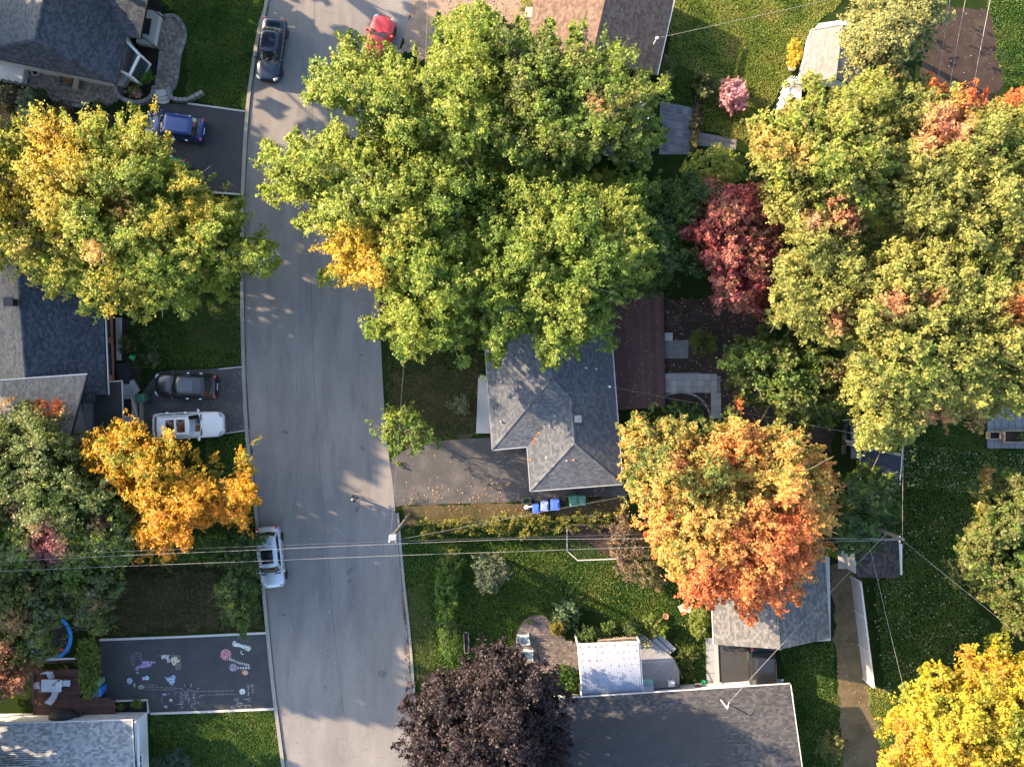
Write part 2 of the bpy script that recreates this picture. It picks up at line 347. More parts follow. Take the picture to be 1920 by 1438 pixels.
for nm, pl, m in [('dirt_yard', [(775, -40), (1010, -40), (1000, 60), (960, 140), (880, 130), (800, 110), (746, 100), (760, 50)], DIRT),
                  ('dirt_yard', [(1730, 60), (1780, 10), (1850, 20), (1885, 60), (1880, 150), (1860, 190), (1800, 200), (1720, 200)], SOIL),
                  ('gravel_path', [(1556, 1060), (1600, 1060), (1625, 1200), (1640, 1300), (1650, 1380), (1660, 1560), (1575, 1560), (1575, 1400), (1570, 1250)], mat('straw_path', (.095, .072, .042), .95, .35, .9, 22, .9, spec=.1, extra=[((.05, .045, .02), .6, .52, .7)])),
                  ('worn_lawn', [(350, 570), (452, 560), (455, 640), (420, 668), (370, 650), (345, 610)], DRYGRASS),
                  ('worn_lawn', [(215, 1085), (400, 1070), (430, 1150), (410, 1175), (240, 1180), (205, 1150)], DRYGRASS),
                  ('worn_lawn', [(760, 1100), (800, 1095), (815, 1200), (810, 1270), (782, 1275), (768, 1190)], DRYGRASS),
                  ('worn_lawn', [(735, 700), (900, 690), (905, 815), (810, 822), (760, 840), (735, 800)], DRYGRASS),
                  ('soil_bed', [(1238, 560), (1350, 560), (1420, 600), (1400, 700), (1560, 760), (1560, 850), (1360, 800), (1245, 770)], SOIL),
                  ('soil_bed', [(1062, 985), (1170, 975), (1180, 1040), (1155, 1047), (1083, 1049), (1063, 1030)], SOIL),
                  ('soil_bed', [(755, 948), (990, 942), (1170, 930), (1180, 965), (990, 972), (755, 985)], DRYGRASS),
                  ('soil_bed', [(225, 600), (245, 600), (262, 700), (262, 745), (235, 745)], SOIL),
                  ('mulch_bed', [(255, 88), (293, 95), (290, 160), (285, 180), (262, 192), (238, 184), (226, 168), (232, 160), (250, 160)], MULCH),
                  ('mulch_bed', [(278, 0), (320, 0), (318, 22), (300, 24), (282, 20)], MULCH),
                  ('mulch_bed', [(-30, 160), (60, 160), (85, 170), (100, 185), (160, 197), (200, 205), (230, 230), (100, 260), (-30, 330)], MULCH),
                  ('mulch_bed', [(1300, 140), (1325, 140), (1318, 200), (1308, 280), (1300, 290), (1296, 240)], MULCH),
                  ('patio_pad', [(1238, 190), (1306, 204), (1302, 290), (1236, 290)], mat('old_slab', (.12, .12, .125), .9, .3, 2, 20, .3)),
                  ('shed_apron', [(1571, 1030), (1589, 1032), (1588, 1066), (1571, 1066)], CONC)]:
    zz = {'worn_lawn': .004, 'soil_bed': .008, 'mulch_bed': .010, 'dirt_yard': .007, 'gravel_path': .006, 'patio_pad': .009, 'shed_apron': .03}[nm]
    structure(nm, pl, zz, m)

# ------------------------------------------------------------------ trees and shrubs
LIME = (.172, .222, .026); LIME2 = (.245, .270, .044); GRN = (.090, .142, .020); DGRN = (.040, .072, .018); OLIVE = (.110, .115, .030)
YEL = (.38, .265, .022); GOLD = (.40, .215, .015); ORG = (.52, .20, .030); REDO = (.48, .105, .035); RED = (.24, .045, .045); PINK = (.44, .17, .10); MAUVE = (.23, .075, .085)
SAGE = (.105, .135, .070); PUR = (.014, .009, .011); PUR2 = (.026, .016, .019); KHAKI = (.20, .17, .055); BRN = (.12, .085, .055)

def foliage(poly, ztop, zedge, zbot, pal, rng, seed, spots=(), leaf=.148, dens=1., bough=1.7, rag=1.25, gaps=.42, bump=1.15, flat=False, nl=26, spread=.23, grad=None, up=.9):
    """cluster centres of a crown whose outline is a polygon in photo pixels"""
    poly = np.asarray(poly, float); zm = (ztop + zedge) / 2; k = H / (H - zm)       # px per ground px
    Bp = bough * S * k
    bc = grid_in(poly, Bp, rng); bd = polydist(bc, poly); bc = bc[bd > Bp * .12]; bd = bd[bd > Bp * .12]
    if len(bc) == 0: bc = poly.mean(0)[None]; bd = np.array([10.])
    boff = rng.normal(size=len(bc)) * .45 * bump
    dmax = max(bd.max(), 6.); bk = rng.integers(4, 8, len(bc)); bph = rng.uniform(0, 6.28, len(bc))
    C = []; OUT = []; UU = []; B = []; LY = []
    sp = min(.44 * S * k / math.sqrt(dens), dmax * .7)
    for layer, (dz, keep) in enumerate([(0, 1.), (-.7, 1.), (-1.6, .8), (-2.8, .8), (None, .6)]):
        if (flat or ztop < 4.5) and layer in (2, 3)[0 if flat else 1:]: continue
        pts = grid_in(poly, sp, rng, 14 * rag); pts = pts[rng.random(len(pts)) < keep]
        d = polydist(pts, poly) + fbm(pts / (40. * k / 1.2), seed, 4) * min(17 * rag, dmax * .8) - min(1, dmax / 12)
        ok = d > (0 if layer == 0 else 4 * layer if layer < 4 else 8) * min(1, dmax / 40); pts = pts[ok]; d = d[ok]
        if len(pts) == 0: continue
        u = np.clip(d / (.85 * dmax), 0, 1)
        D2 = ((pts[:, None] - bc[None]) ** 2).sum(2); j = D2.argmin(1); r = np.sqrt(D2[np.arange(len(pts)), j]) / (Bp * .62)
        dome = np.sqrt(1 - (1 - u) ** 2)
        z = zedge + (ztop - zedge) * dome
        if not flat: z = z + bump * (np.clip(1 - r ** 2, -.7, 1) * .8) + boff[j] * np.minimum(1, u * 3)
        if not flat:      # fingers of foliage radiating from the end of each bough
            dv = pts - bc[j]; s_ = np.sin(np.arctan2(dv[:, 1], dv[:, 0]) * bk[j] + bph[j]); z = z + .3 * bump * s_ * np.minimum(r, 1.2)
        else: s_ = np.ones(len(pts))
        if layer < 2: keepm = ~((r > .75) & (rng.random(len(pts)) < gaps)) & ~((s_ < -.35) & (r > .4) & (rng.random(len(pts)) < gaps * 1.3))
        else: keepm = np.ones(len(pts), bool)
        if dz is None:
            keepm &= (u < .6); z = zbot + (z - zbot) * rng.random(len(pts)) ** .8
        else: z = z + dz * (bump / 1.4 if not flat else .35) + rng.normal(size=len(pts)) * .16
        z = np.maximum(z, zbot)
        pts, z, u, j = pts[keepm], z[keepm], u[keepm], j[keepm]
        f = (H - z) / H / S
        C.append(np.stack([(pts[:, 0] - 960) * f, (719 - pts[:, 1]) * f, z], 1)); UU.append(u); B.append(pts); LY.append(np.full(len(u), (1., 1., 1.5, 2.5, 1.9)[layer] if ztop > 4.5 else 1.))
    if not C:
        pm = poly.mean(0); zz = (ztop + zbot) / 2; f = (H - zz) / H / S
        C = [np.array([[(pm[0] - 960) * f, (719 - pm[1]) * f, zz]] * 4) + rng.normal(size=(4, 3)) * .05]; UU = [np.ones(4)]; B = [np.tile(pm, (4, 1))]; LY = [np.ones(4)]
    C = np.concatenate(C); UU = np.concatenate(UU); PP = np.concatenate(B); LY = np.concatenate(LY)
    cen = np.append(C[:, :2].mean(0), zbot + .35 * (ztop - zbot))
    out = C - cen; out /= np.linalg.norm(out, axis=1)[:, None] + 1e-6
    # colour of each clump
    x = .5 + .55 * fbm(C / 5.5, seed + 5, 3) + rng.normal(size=len(C)) * .13
    if grad is not None:
        gx, gy, amt = grad; q = (PP - poly.mean(0)) / np.ptp(poly, axis=0).max(); x = x + (q[:, 0] * gx + q[:, 1] * gy) * amt
    col = pal_pick(pal, x)
    for (sx, sy, sr, sc_, st) in spots:
        w = np.exp(-(((PP - np.array([sx, sy])) ** 2).sum(1) / (sr * sr))) * st * 1.5 + .3 * fbm(C / 2.2, seed + int(sx), 2) * st
        w = np.clip((w - .25 - rng.random(len(C)) * .3) * 1.8, 0, 1)[:, None] * min(1, .45 + st * .6); w = w * (w > .06); col = col * (1 - w) + np.asarray(sc_) * (.88 + .24 * rng.random((len(C), 1))) * w
    # leaves
    n = len(C); L = np.repeat(np.arange(n), nl); m = len(L)
    tw = rng.normal(size=(n, 3)) * .45 + out * .75 + np.array([0, 0, .5]); tw /= np.linalg.norm(tw, axis=1)[:, None]
    t_ = rng.uniform(-.5, .5, (m, 1)); wid = spread * (1.05 - .75 * (t_ + .5)); ln = spread * rng.uniform(2.6, 4.6, (n, 1))
    off = tw[L] * t_ * ln[L] + rng.normal(size=(m, 3)) * wid * .62
    P = C[L] + off; P[:, 2] = np.maximum(P[:, 2], .03)
    Nn = np.array([-.36, .17, up * .75]) + out[L] * .4 + rng.normal(size=(m, 3)) * .6
    sz = leaf * rng.uniform(.65, 1.25, m) * LY[L]; cc = col[L] * 1.14 * rng.uniform(.72, 1.3, (m, 1)) * (1 + rng.normal(size=(m, 3)) * .06)
    return P, Nn, sz, cc, bc, boff, (bd / dmax)

def tree(name, label, poly, base, ztop, zedge, zbot, pal, seed, cat='tree', group=None, trunk_r=.24, limbs=True, m=None, **kw):
    rng = np.random.default_rng(seed); P, Nn, sz, cc, bc, boff, bu = foliage(poly, ztop, zedge, zbot, pal, rng, seed, **kw)
    bx, by, _ = W(base[0], base[1]); root = thing(name, label, cat, (bx, by, 0), group)
    zf = zbot + .25 * (ztop - zbot); t = MB(); top = Vector((bx + rng.normal() * .3, by + rng.normal() * .3, zf))
    cenp = np.asarray(poly).mean(0); cx, cy, _ = W(cenp[0], cenp[1], zf); top = Vector((top.x * .5 + cx * .5, top.y * .5 + cy * .5, zf))
    t.tube([(bx, by, -.05), (bx, by, .25), tuple((Vector((bx, by, 0)) * .5 + Vector((top.x, top.y, 0)) * .5)[:2]) + (zf * .55,), tuple(top)], [trunk_r * 1.6, trunk_r * 1.1, trunk_r, trunk_r * .8], 9)
    if limbs:
        sel = range(len(bc))
        for i in sel:
            u = min(1, bu[i] / .85); z = zedge + (ztop - zedge) * math.sqrt(max(0, 1 - (1 - u) ** 2)) + boff[i] - .35
            e = Vector(W(bc[i][0], bc[i][1], z)); s = top + Vector((0, 0, -rng.uniform(0, zf * .3))); hz = (e - s); L = hz.length
            mid = s + hz * .5 + Vector((rng.normal() * .04 * L, rng.normal() * .04 * L, -.06 * L)); q = s + hz * .22 + Vector((0, 0, .02 * L))
            r0 = trunk_r * rng.uniform(.32, .6); t.tube([s, q, mid, e], [r0, r0 * .8, r0 * .45, .018], 5, cap=False)
            for k in range(2):
                e2 = e + Vector((rng.normal() * .7, rng.normal() * .7, rng.uniform(-.2, .6))); t.tube([mid + (e - mid) * rng.uniform(.1, .6), e2], [r0 * .3, .012], 4, cap=False)
    t.build('trunk', BARK, root, smooth=True)
    leaves_mesh('crown', P, Nn, sz, cc, root, m or LEAF, rng); return root

def circ(x, y, r, k=10, sy=1.0, seed=0):
    rr = random.Random(int(x * 7 + y)); return [(x + r * math.cos(i * 6.2832 / k) * rr.uniform(.85, 1.1), y + r * sy * math.sin(i * 6.2832 / k) * rr.uniform(.85, 1.1)) for i in range(k)]
def shrub(label, x, y, r, h, pal, poly=None, name='shrub', cat='shrub', group=None, leaf=.115, dens=3.0, sy=1., flat=False, nl=24, spread=.14, m=None, bough=.7, **kw):
    poly = poly or circ(x, y, r, sy=sy); seed = int(abs(x * 13 + y * 7)) % 9999; rng = np.random.default_rng(seed)
    kw.setdefault('bump', .35); kw.setdefault('rag', .35); kw.setdefault('gaps', .35)
    P, Nn, sz, cc, bc, boff, bu = foliage(poly, h, h * (.85 if flat else .45), .06, pal, rng, seed, leaf=leaf, dens=dens, flat=flat, nl=nl, spread=spread, bough=bough, **kw)
    pm = np.asarray(poly).mean(0); bx, by, _ = W(pm[0], pm[1]); root = thing(name, label, cat, (bx, by, 0), group); t = MB()
    for i in range(min(len(bc), 40)):
        e = Vector(W(bc[i][0], bc[i][1], h * .6)); s = Vector((bx, by, 0)) * .35 + Vector((e.x, e.y, 0)) * .65 if len(bc) > 6 else Vector((bx + rng.normal() * .05, by + rng.normal() * .05, 0))
        t.tube([(s.x, s.y, -.03), tuple(s.lerp(e, .5) + Vector((0, 0, .05))), tuple(e)], [.03, .02, .008], 5, cap=False)
    if not t.v: t.tube([(bx, by, -.03), (bx, by, h * .6)], [.04, .015], 6)
    t.build('stems', BARK, root, smooth=True); leaves_mesh('foliage', P, Nn, sz, cc, root, m or LEAF, rng); return root

MAPLE = [GRN, LIME, LIME2, LIME, GRN]
tree('maple_tree', 'yellow green maple with peach tips beside the blue car driveway', [(-170, 250), (-60, 205), (25, 245), (40, 215), (75, 197), (130, 217), (180, 196), (215, 232), (268, 195), (288, 200), (282, 250), (322, 250), (325, 292), (375, 320), (400, 342), (385, 365), (440, 365), (466, 395), (448, 440), (500, 432), (527, 495), (515, 525), (460, 525), (420, 562), (372, 548), (350, 615), (310, 578), (265, 600), (225, 588), (195, 598), (150, 585), (140, 548), (95, 556), (70, 527), (30, 517), (0, 498), (-100, 480), (-190, 380)],
     (335, 470), 11.0, 6.4, 3.0, [(.12, .16, .02), LIME, LIME2, (.28, .25, .03), (.34, .27, .03)], 101, trunk_r=.3, grad=(-1, -.5, .5), spots=[(230, 395, 40, (.42, .25, .08), .6), (50, 460, 45, (.42, .28, .07), .5), (110, 290, 60, YEL, .7), (245, 560, 45, (.34, .23, .05), .4), (20, 380, 60, YEL, .6), (175, 470, 30, (.5, .3, .1), .7), (80, 250, 40, (.48, .30, .06), .6)])
tree('maple_tree', 'large green maple with a wine red patch behind the golden maple', [(-230, 760), (-40, 745), (20, 757), (40, 745), (100, 742), (135, 760), (122, 800), (150, 830), (178, 870), (215, 890), (255, 930), (250, 1010), (265, 1045), (225, 1075), (150, 1085), (60, 1080), (-60, 1070), (-220, 1000)],
     (120, 960), 8.8, 4.5, 2.2, [(.065, .1, .022), GRN, (.13, .15, .035), (.13, .16, .07), GRN, LIME], 102, trunk_r=.32, spots=[(85, 1020, 45, MAUVE, .85), (95, 750, 35, REDO, .75), (25, 745, 30, ORG, .6), (190, 985, 30, (.2, .09, .06), .6), (20, 955, 35, (.24, .1, .08), .5)])
tree('maple_tree', 'low spreading maple with pinkish tips over the blue rimmed trampoline', [(-200, 1060), (0, 1050), (150, 1062), (225, 1072), (232, 1110), (205, 1150), (207, 1180), (168, 1196), (160, 1168), (128, 1150), (118, 1165), (112, 1200), (95, 1232), (62, 1258), (60, 1290), (30, 1302), (0, 1312), (-120, 1330), (-220, 1200)],
     (60, 1140), 5.4, 3.4, 2.0, [(.06, .1, .022), GRN, OLIVE, SAGE, GRN], 125, trunk_r=.18, bump=.7, spots=[(30, 1290, 60, (.33, .15, .09), .8), (30, 1160, 40, (.34, .17, .1), .6), (190, 1130, 25, (.3, .12, .08), .5), (10, 1220, 35, (.42, .15, .1), .6), (60, 1100, 30, (.28, .14, .08), .4)])
tree('maple_tree', 'golden yellow maple turning orange beside the white parked suv', [(135, 815), (175, 800), (195, 795), (215, 800), (222, 770), (240, 785), (265, 790), (290, 806), (300, 790), (302, 815), (325, 793), (330, 820), (350, 830), (360, 870), (380, 850), (385, 890), (402, 846), (412, 862), (412, 900), (440, 892), (445, 850), (478, 838), (474, 870), (480, 905), (489, 930), (486, 992), (470, 970), (455, 995), (405, 980), (370, 1002), (355, 1032), (330, 1036), (290, 1046), (235, 1060), (250, 1020), (242, 960), (215, 905), (165, 872), (140, 842)],
     (400, 920), 9.0, 4.4, 2.2, [(.20, .20, .02), YEL, GOLD, (.46, .25, .015), (.46, .2, .02)], 103, trunk_r=.2, grad=(.2, 1.2, .6), spots=[(300, 900, 60, (.25, .22, .02), .5)])
tree('leafy_tree', 'dark green leafy tree at the kerb behind the silver car', [(340, 1038), (370, 1002), (425, 990), (470, 985), (490, 1000), (488, 1050), (470, 1075), (486, 1110), (480, 1160), (455, 1182), (430, 1170), (410, 1130), (405, 1092), (420, 1062), (380, 1052)],
     (462, 1085), 4.2, 2.2, .5, [DGRN, GRN, DGRN, (.06, .1, .025)], 104, trunk_r=.1, leaf=.15, dens=2.0, bough=1.1, bump=.6, nl=34)
tree('maple_tree', 'tall green maple overhanging the rear of the red car', [(565, 165), (575, 120), (625, 90), (652, 58), (690, 78), (735, 85), (770, 95), (792, 125), (805, 90), (815, 50), (832, 8), (850, 20), (875, 5), (905, -5), (930, 10), (945, 60), (930, 130), (945, 200), (930, 280), (860, 310), (800, 300), (720, 290), (680, 240), (660, 215), (600, 205), (575, 190)],
     (800, 220), 12.3, 8.3, 4.0, [GRN, LIME, LIME2, LIME, GRN], 105, trunk_r=.3)
tree('maple_tree', 'green maple leaning over the brown shingled house', [(925, 20), (960, 32), (990, 42), (1035, 38), (1050, 60), (1075, 55), (1090, 43), (1105, 72), (1130, 90), (1140, 60), (1172, 80), (1175, 100), (1212, 80), (1200, 112), (1180, 130), (1225, 140), (1256, 150), (1250, 190), (1220, 215), (1262, 240), (1250, 270), (1218, 280), (1240, 305), (1180, 320), (1130, 290), (1090, 320), (1000, 330), (930, 310), (900, 260), (925, 180), (905, 100)],
     (1030, 270), 12.3, 8.3, 4.0, [GRN, GRN, LIME, OLIVE, GRN], 106, trunk_r=.3, spots=[(1120, 190, 30, PINK, .6), (1180, 190, 25, (.42, .25, .06), .5), (1090, 110, 60, (.26, .22, .05), .4)])
tree('maple_tree', 'broad green maple with golden fringe overhanging the street', [(475, 300), (490, 265), (530, 275), (555, 243), (590, 260), (625, 220), (662, 250), (700, 230), (760, 268), (860, 285), (900, 330), (880, 420), (900, 520), (890, 600), (880, 660), (890, 712), (865, 690), (840, 652), (800, 662), (740, 692), (745, 665), (715, 645), (668, 625), (690, 600), (715, 590), (708, 545), (660, 532), (605, 542), (598, 510), (625, 490), (600, 470), (612, 440), (540, 430), (560, 400), (572, 380), (520, 390), (480, 355), (502, 330)],
     (765, 500), 12.2, 7.8, 3.8, [GRN, LIME, LIME2, LIME, GRN], 107, trunk_r=.34, spots=[(660, 480, 70, YEL, .95), (690, 520, 45, (.5, .33, .05), .7), (760, 420, 60, (.32, .27, .03), .5)])
tree('maple_tree', 'green maple spreading over the hip roofed house', [(870, 300), (960, 300), (1080, 322), (1180, 320), (1230, 345), (1225, 420), (1245, 470), (1210, 542), (1165, 575), (1150, 600), (1162, 662), (1115, 640), (1080, 655), (1050, 692), (1020, 690), (995, 650), (985, 622), (960, 640), (940, 692), (910, 680), (895, 640), (880, 560), (890, 470), (870, 380)],
     (1020, 480), 12.0, 8.0, 4.0, [GRN, GRN, LIME, LIME2, GRN], 108, trunk_r=.3, spots=[(1150, 420, 30, (.30, .26, .04), .6), (1090, 560, 30, (.28, .26, .04), .5)])
tree('leafy_tree', 'dark green tree between the green maple and the red tree', [(1190, 345), (1240, 335), (1300, 330), (1345, 350), (1310, 420), (1325, 500), (1270, 522), (1232, 560), (1190, 545)],
     (1235, 470), 7.5, 4.0, 1.5, [DGRN, GRN, DGRN, (.06, .105, .03)], 109, trunk_r=.16, leaf=.17)
tree('young_maple_tree', 'small young green tree at the street end of the driveway', [(695, 800), (720, 770), (745, 757), (772, 768), (800, 790), (816, 830), (790, 852), (757, 842), (748, 868), (728, 852), (705, 830)],
     (765, 800), 4.2, 2.6, 1.2, [GRN, GRN, LIME, LIME2], 110, trunk_r=.06, leaf=.16, bough=1.0, bump=.5, gaps=.6, grad=(-1, 0, .6))
RM = [(.12, .135, .03), (.185, .20, .038), (.255, .245, .058), (.22, .22, .048), (.12, .155, .027)]
tree('maple_tree', 'pale green maple with orange tips beside the white shed', [(1400, 240), (1440, 200), (1455, 217), (1482, 168), (1510, 188), (1500, 148), (1530, 138), (1560, 162), (1600, 140), (1622, 128), (1682, 124), (1705, 150), (1690, 220), (1700, 300), (1650, 400), (1550, 400), (1480, 375), (1425, 340), (1395, 300)],
     (1500, 300), 12.0, 8.2, 4.0, [OLIVE, LIME, (.23, .21, .05), LIME2, GRN], 111, trunk_r=.28, leaf=.155, spots=[(1440, 270, 50, (.42, .2, .05), .5), (1500, 290, 40, (.44, .22, .07), .5), (1680, 140, 22, PINK, .5)])
tree('maple_tree', 'pale green maple with salmon red tips by the bare soil plot', [(1680, 190), (1735, 150), (1762, 143), (1782, 165), (1812, 150), (1850, 182), (1900, 165), (1960, 170), (2080, 260), (2090, 450), (1960, 500), (1850, 490), (1740, 480), (1640, 430), (1665, 330)],
     (1760, 380), 12.2, 8.8, 4.0, RM, 112, trunk_r=.28, leaf=.155, spots=[(1780, 235, 45, (.50, .22, .12), .85), (1765, 155, 25, REDO, .9), (1830, 175, 35, REDO, .8), (1900, 175, 30, REDO, .8), (1740, 260, 35, (.46, .22, .1), .6)])
tree('maple_tree', 'large pale green maple dotted with pink above the blue canopy', [(1610, 480), (1700, 440), (1800, 455), (1920, 450), (2040, 500), (2070, 640), (2000, 760), (1925, 790), (1885, 770), (1850, 800), (1815, 790), (1775, 805), (1740, 790), (1705, 850), (1690, 838), (1655, 862), (1605, 830), (1592, 780), (1580, 700), (1590, 600)],
     (1720, 690), 12.4, 8.4, 4.0, RM, 113, trunk_r=.32, leaf=.155, spots=[(1680, 570, 35, PINK, .7), (1750, 560, 25, PINK, .6), (1915, 580, 40, REDO, .7), (1760, 780, 30, PINK, .6), (1820, 790, 30, (.4, .17, .1), .6), (1900, 450, 30, PINK, .5)])
tree('maple_tree', 'green maple flushed with salmon pink behind the red tree', [(1440, 335), (1520, 325), (1600, 345), (1632, 430), (1618, 560), (1605, 660), (1540, 650), (1480, 620), (1435, 600), (1450, 545), (1470, 450), (1435, 390)],
     (1480, 520), 11.3, 7.8, 3.5, RM, 114, trunk_r=.24, leaf=.15, spots=[(1590, 395, 45, PINK, .8), (1530, 410, 35, (.42, .2, .12), .6), (1575, 600, 40, PINK, .6)])
tree('leafy_tree', 'dull green tree over the leaf covered back yard', [(1350, 680), (1375, 640), (1430, 615), (1500, 640), (1600, 660), (1605, 780), (1560, 810), (1500, 800), (1440, 770), (1380, 740)],
     (1440, 720), 8.0, 4.0, 1.8, [DGRN, GRN, OLIVE, GRN], 115, trunk_r=.18, leaf=.17, spots=[(1570, 700, 40, (.33, .16, .1), .5)])
tree('maple_tree', 'crimson red maple behind the leaf strewn yard', [(1285, 430), (1305, 375), (1330, 333), (1352, 350), (1420, 343), (1470, 345), (1492, 395), (1470, 470), (1452, 545), (1430, 602), (1380, 592), (1345, 570), (1325, 520), (1308, 480)],
     (1340, 510), 8.5, 4.5, 2.0, [(.24, .065, .05), (.29, .06, .058), (.37, .12, .10), (.18, .10, .045), (.29, .06, .058)], 116, trunk_r=.16, leaf=.17, spots=[(1440, 360, 40, OLIVE, .5), (1420, 560, 30, (.4, .08, .07), .5)])
tree('cedar_tree', 'yellowish cedar beside the grey roofed white shed', [(1573, 60), (1588, 25), (1605, -30), (1700, -60), (1782, -20), (1775, 40), (1748, 70), (1742, 112), (1692, 137), (1645, 125), (1592, 140), (1577, 110)],
     (1650, 80), 10.5, 4.5, .8, [(.10, .105, .025), (.16, .15, .035), (.075, .09, .025), (.19, .165, .04)], 117, cat='cedar', trunk_r=.22, leaf=.13, dens=1.6, m=NEEDLE, bough=1.2, nl=18, spots=[(1630, 60, 40, KHAKI, .3)])
tree('maple_tree', 'large orange and yellow maple beside the grey garage', [(1160, 850), (1175, 785), (1210, 772), (1225, 792), (1240, 765), (1280, 787), (1310, 770), (1330, 800), (1350, 782), (1385, 743), (1400, 790), (1440, 797), (1480, 790), (1500, 800), (1530, 832), (1560, 845), (1570, 920), (1587, 950), (1580, 985), (1555, 1000), (1537, 1060), (1500, 1102), (1490, 1145), (1455, 1140), (1430, 1150), (1400, 1168), (1370, 1135), (1330, 1132), (1295, 1140), (1260, 1100), (1228, 1050), (1210, 1000), (1188, 960), (1168, 920)],
     (1330, 900), 11.5, 7.0, 3.0, [(.10, .13, .025), (.22, .19, .04), (.36, .25, .055), (.43, .26, .065), (.47, .24, .07), (.48, .21, .06), (.47, .15, .05)], 118, trunk_r=.32, grad=(.25, 1.1, 1.0), spots=[(1385, 755, 14, REDO, .7), (1270, 870, 28, (.5, .14, .06), .6), (1490, 1040, 60, (.52, .13, .05), .6), (1400, 1120, 60, (.54, .18, .05), .4)])
tree('leafy_tree', 'dark green tree between the blue canopy and brown shed', [(1545, 1005), (1572, 950), (1583, 885), (1620, 862), (1670, 882), (1697, 925), (1690, 985), (1660, 1012), (1620, 1042), (1562, 1042)],
     (1560, 960), 6.5, 3.5, 1.0, [DGRN, (.05, .085, .03), GRN, OLIVE], 119, trunk_r=.14, leaf=.15)
tree('leafy_tree', 'green tree with rusty tips on the leaf dotted lawn', [(1780, 1040), (1812, 1000), (1832, 950), (1822, 900), (1852, 872), (1876, 900), (1920, 880), (2030, 900), (2030, 1210), (1920, 1200), (1882, 1162), (1832, 1102), (1790, 1092)],
     (1850, 1030), 9.0, 4.5, 1.5, [DGRN, GRN, OLIVE, (.13, .13, .03), GRN], 120, trunk_r=.2, leaf=.16, spots=[(1850, 895, 25, (.38, .18, .06), .6), (1830, 960, 30, (.3, .22, .03), .5)])
tree('maple_tree', 'bright yellow orange maple past the end of the board fence', [(1640, 1412), (1692, 1382), (1650, 1372), (1665, 1330), (1692, 1312), (1670, 1290), (1720, 1268), (1762, 1228), (1790, 1268), (1812, 1188), (1832, 1230), (1850, 1205), (1880, 1178), (1902, 1222), (2060, 1200), (2110, 1500), (1900, 1570), (1700, 1510)],
     (1760, 1330), 10.0, 4.5, 2.2, [(.15, .18, .02), (.30, .27, .02), (.37, .30, .025), (.40, .28, .02), (.42, .23, .035)], 121, trunk_r=.26, spots=[(1850, 1290, 50, GRN, .5)])
tree('purple_maple_tree', 'dark purple leaved maple at the kerb beside the paver patio', [(755, 1340), (792, 1270), (840, 1252), (872, 1240), (890, 1208), (930, 1198), (965, 1205), (982, 1230), (1020, 1240), (1050, 1270), (1062, 1310), (1070, 1380), (1066, 1450), (1040, 1570), (900, 1610), (780, 1550), (758, 1430)],
     (900, 1290), 12.5, 6.5, 3.0, [PUR, PUR2, (.020, .013, .015), (.036, .021, .024), PUR], 122, trunk_r=.28, leaf=.155, gaps=.25)
tree('added_shade_tree', 'unseen high crowned tree added to shade the street', circ(-605, 329, 215, 16), (-200, 430), 14.6, 13.2, 11.6, MAPLE, 160, bump=.5, dens=.6, leaf=.45, nl=14)  # unseen tree added out of view, crown height set to shade the road
# unseen maples added beyond the frame so their crowns cast shade into view
for i, (x, y, r, zt) in enumerate([(-330, -40, 170, 11), (-195, 1400, 150, 12), (105, -130, 115, 13), (350, -170, 110, 11), (-350, 1000, 130, 14)]):
    tree('maple_tree', 'unseen green maple added beyond the frame to cast shade', circ(x, y, r, 14), (x + 40, y), zt, 5.5, 2.5, MAPLE, 140 + i, group='unseen maples added for shade', dens=.45, leaf=.55, nl=12)
# ------------------------------------------------------------------ houses
def clip_poly(poly, axis, val, keep_less):
    out = []; n = len(poly)
    for i in range(n):
        a = poly[i]; b = poly[(i + 1) % n]; da = (a[axis] - val) * (1 if keep_less else -1); db = (b[axis] - val) * (1 if keep_less else -1)
        if da <= 0: out.append(a)
        if (da < 0 < db) or (db < 0 < da):
            t = da / (da - db); out.append((a[0] + (b[0] - a[0]) * t, a[1] + (b[1] - a[1]) * t))
    return out
def clip_half(poly, p, q):          # keep what lies left of p->q
    out = []; n = len(poly); f = lambda a: (q[0] - p[0]) * (a[1] - p[1]) - (q[1] - p[1]) * (a[0] - p[0])
    for i in range(n):
        a = poly[i]; b = poly[(i + 1) % n]; da = f(a); db = f(b)
        if da >= 0: out.append(a)
        if da * db < 0:
            t = da / (da - db); out.append((a[0] + (b[0] - a[0]) * t, a[1] + (b[1] - a[1]) * t))
    return out
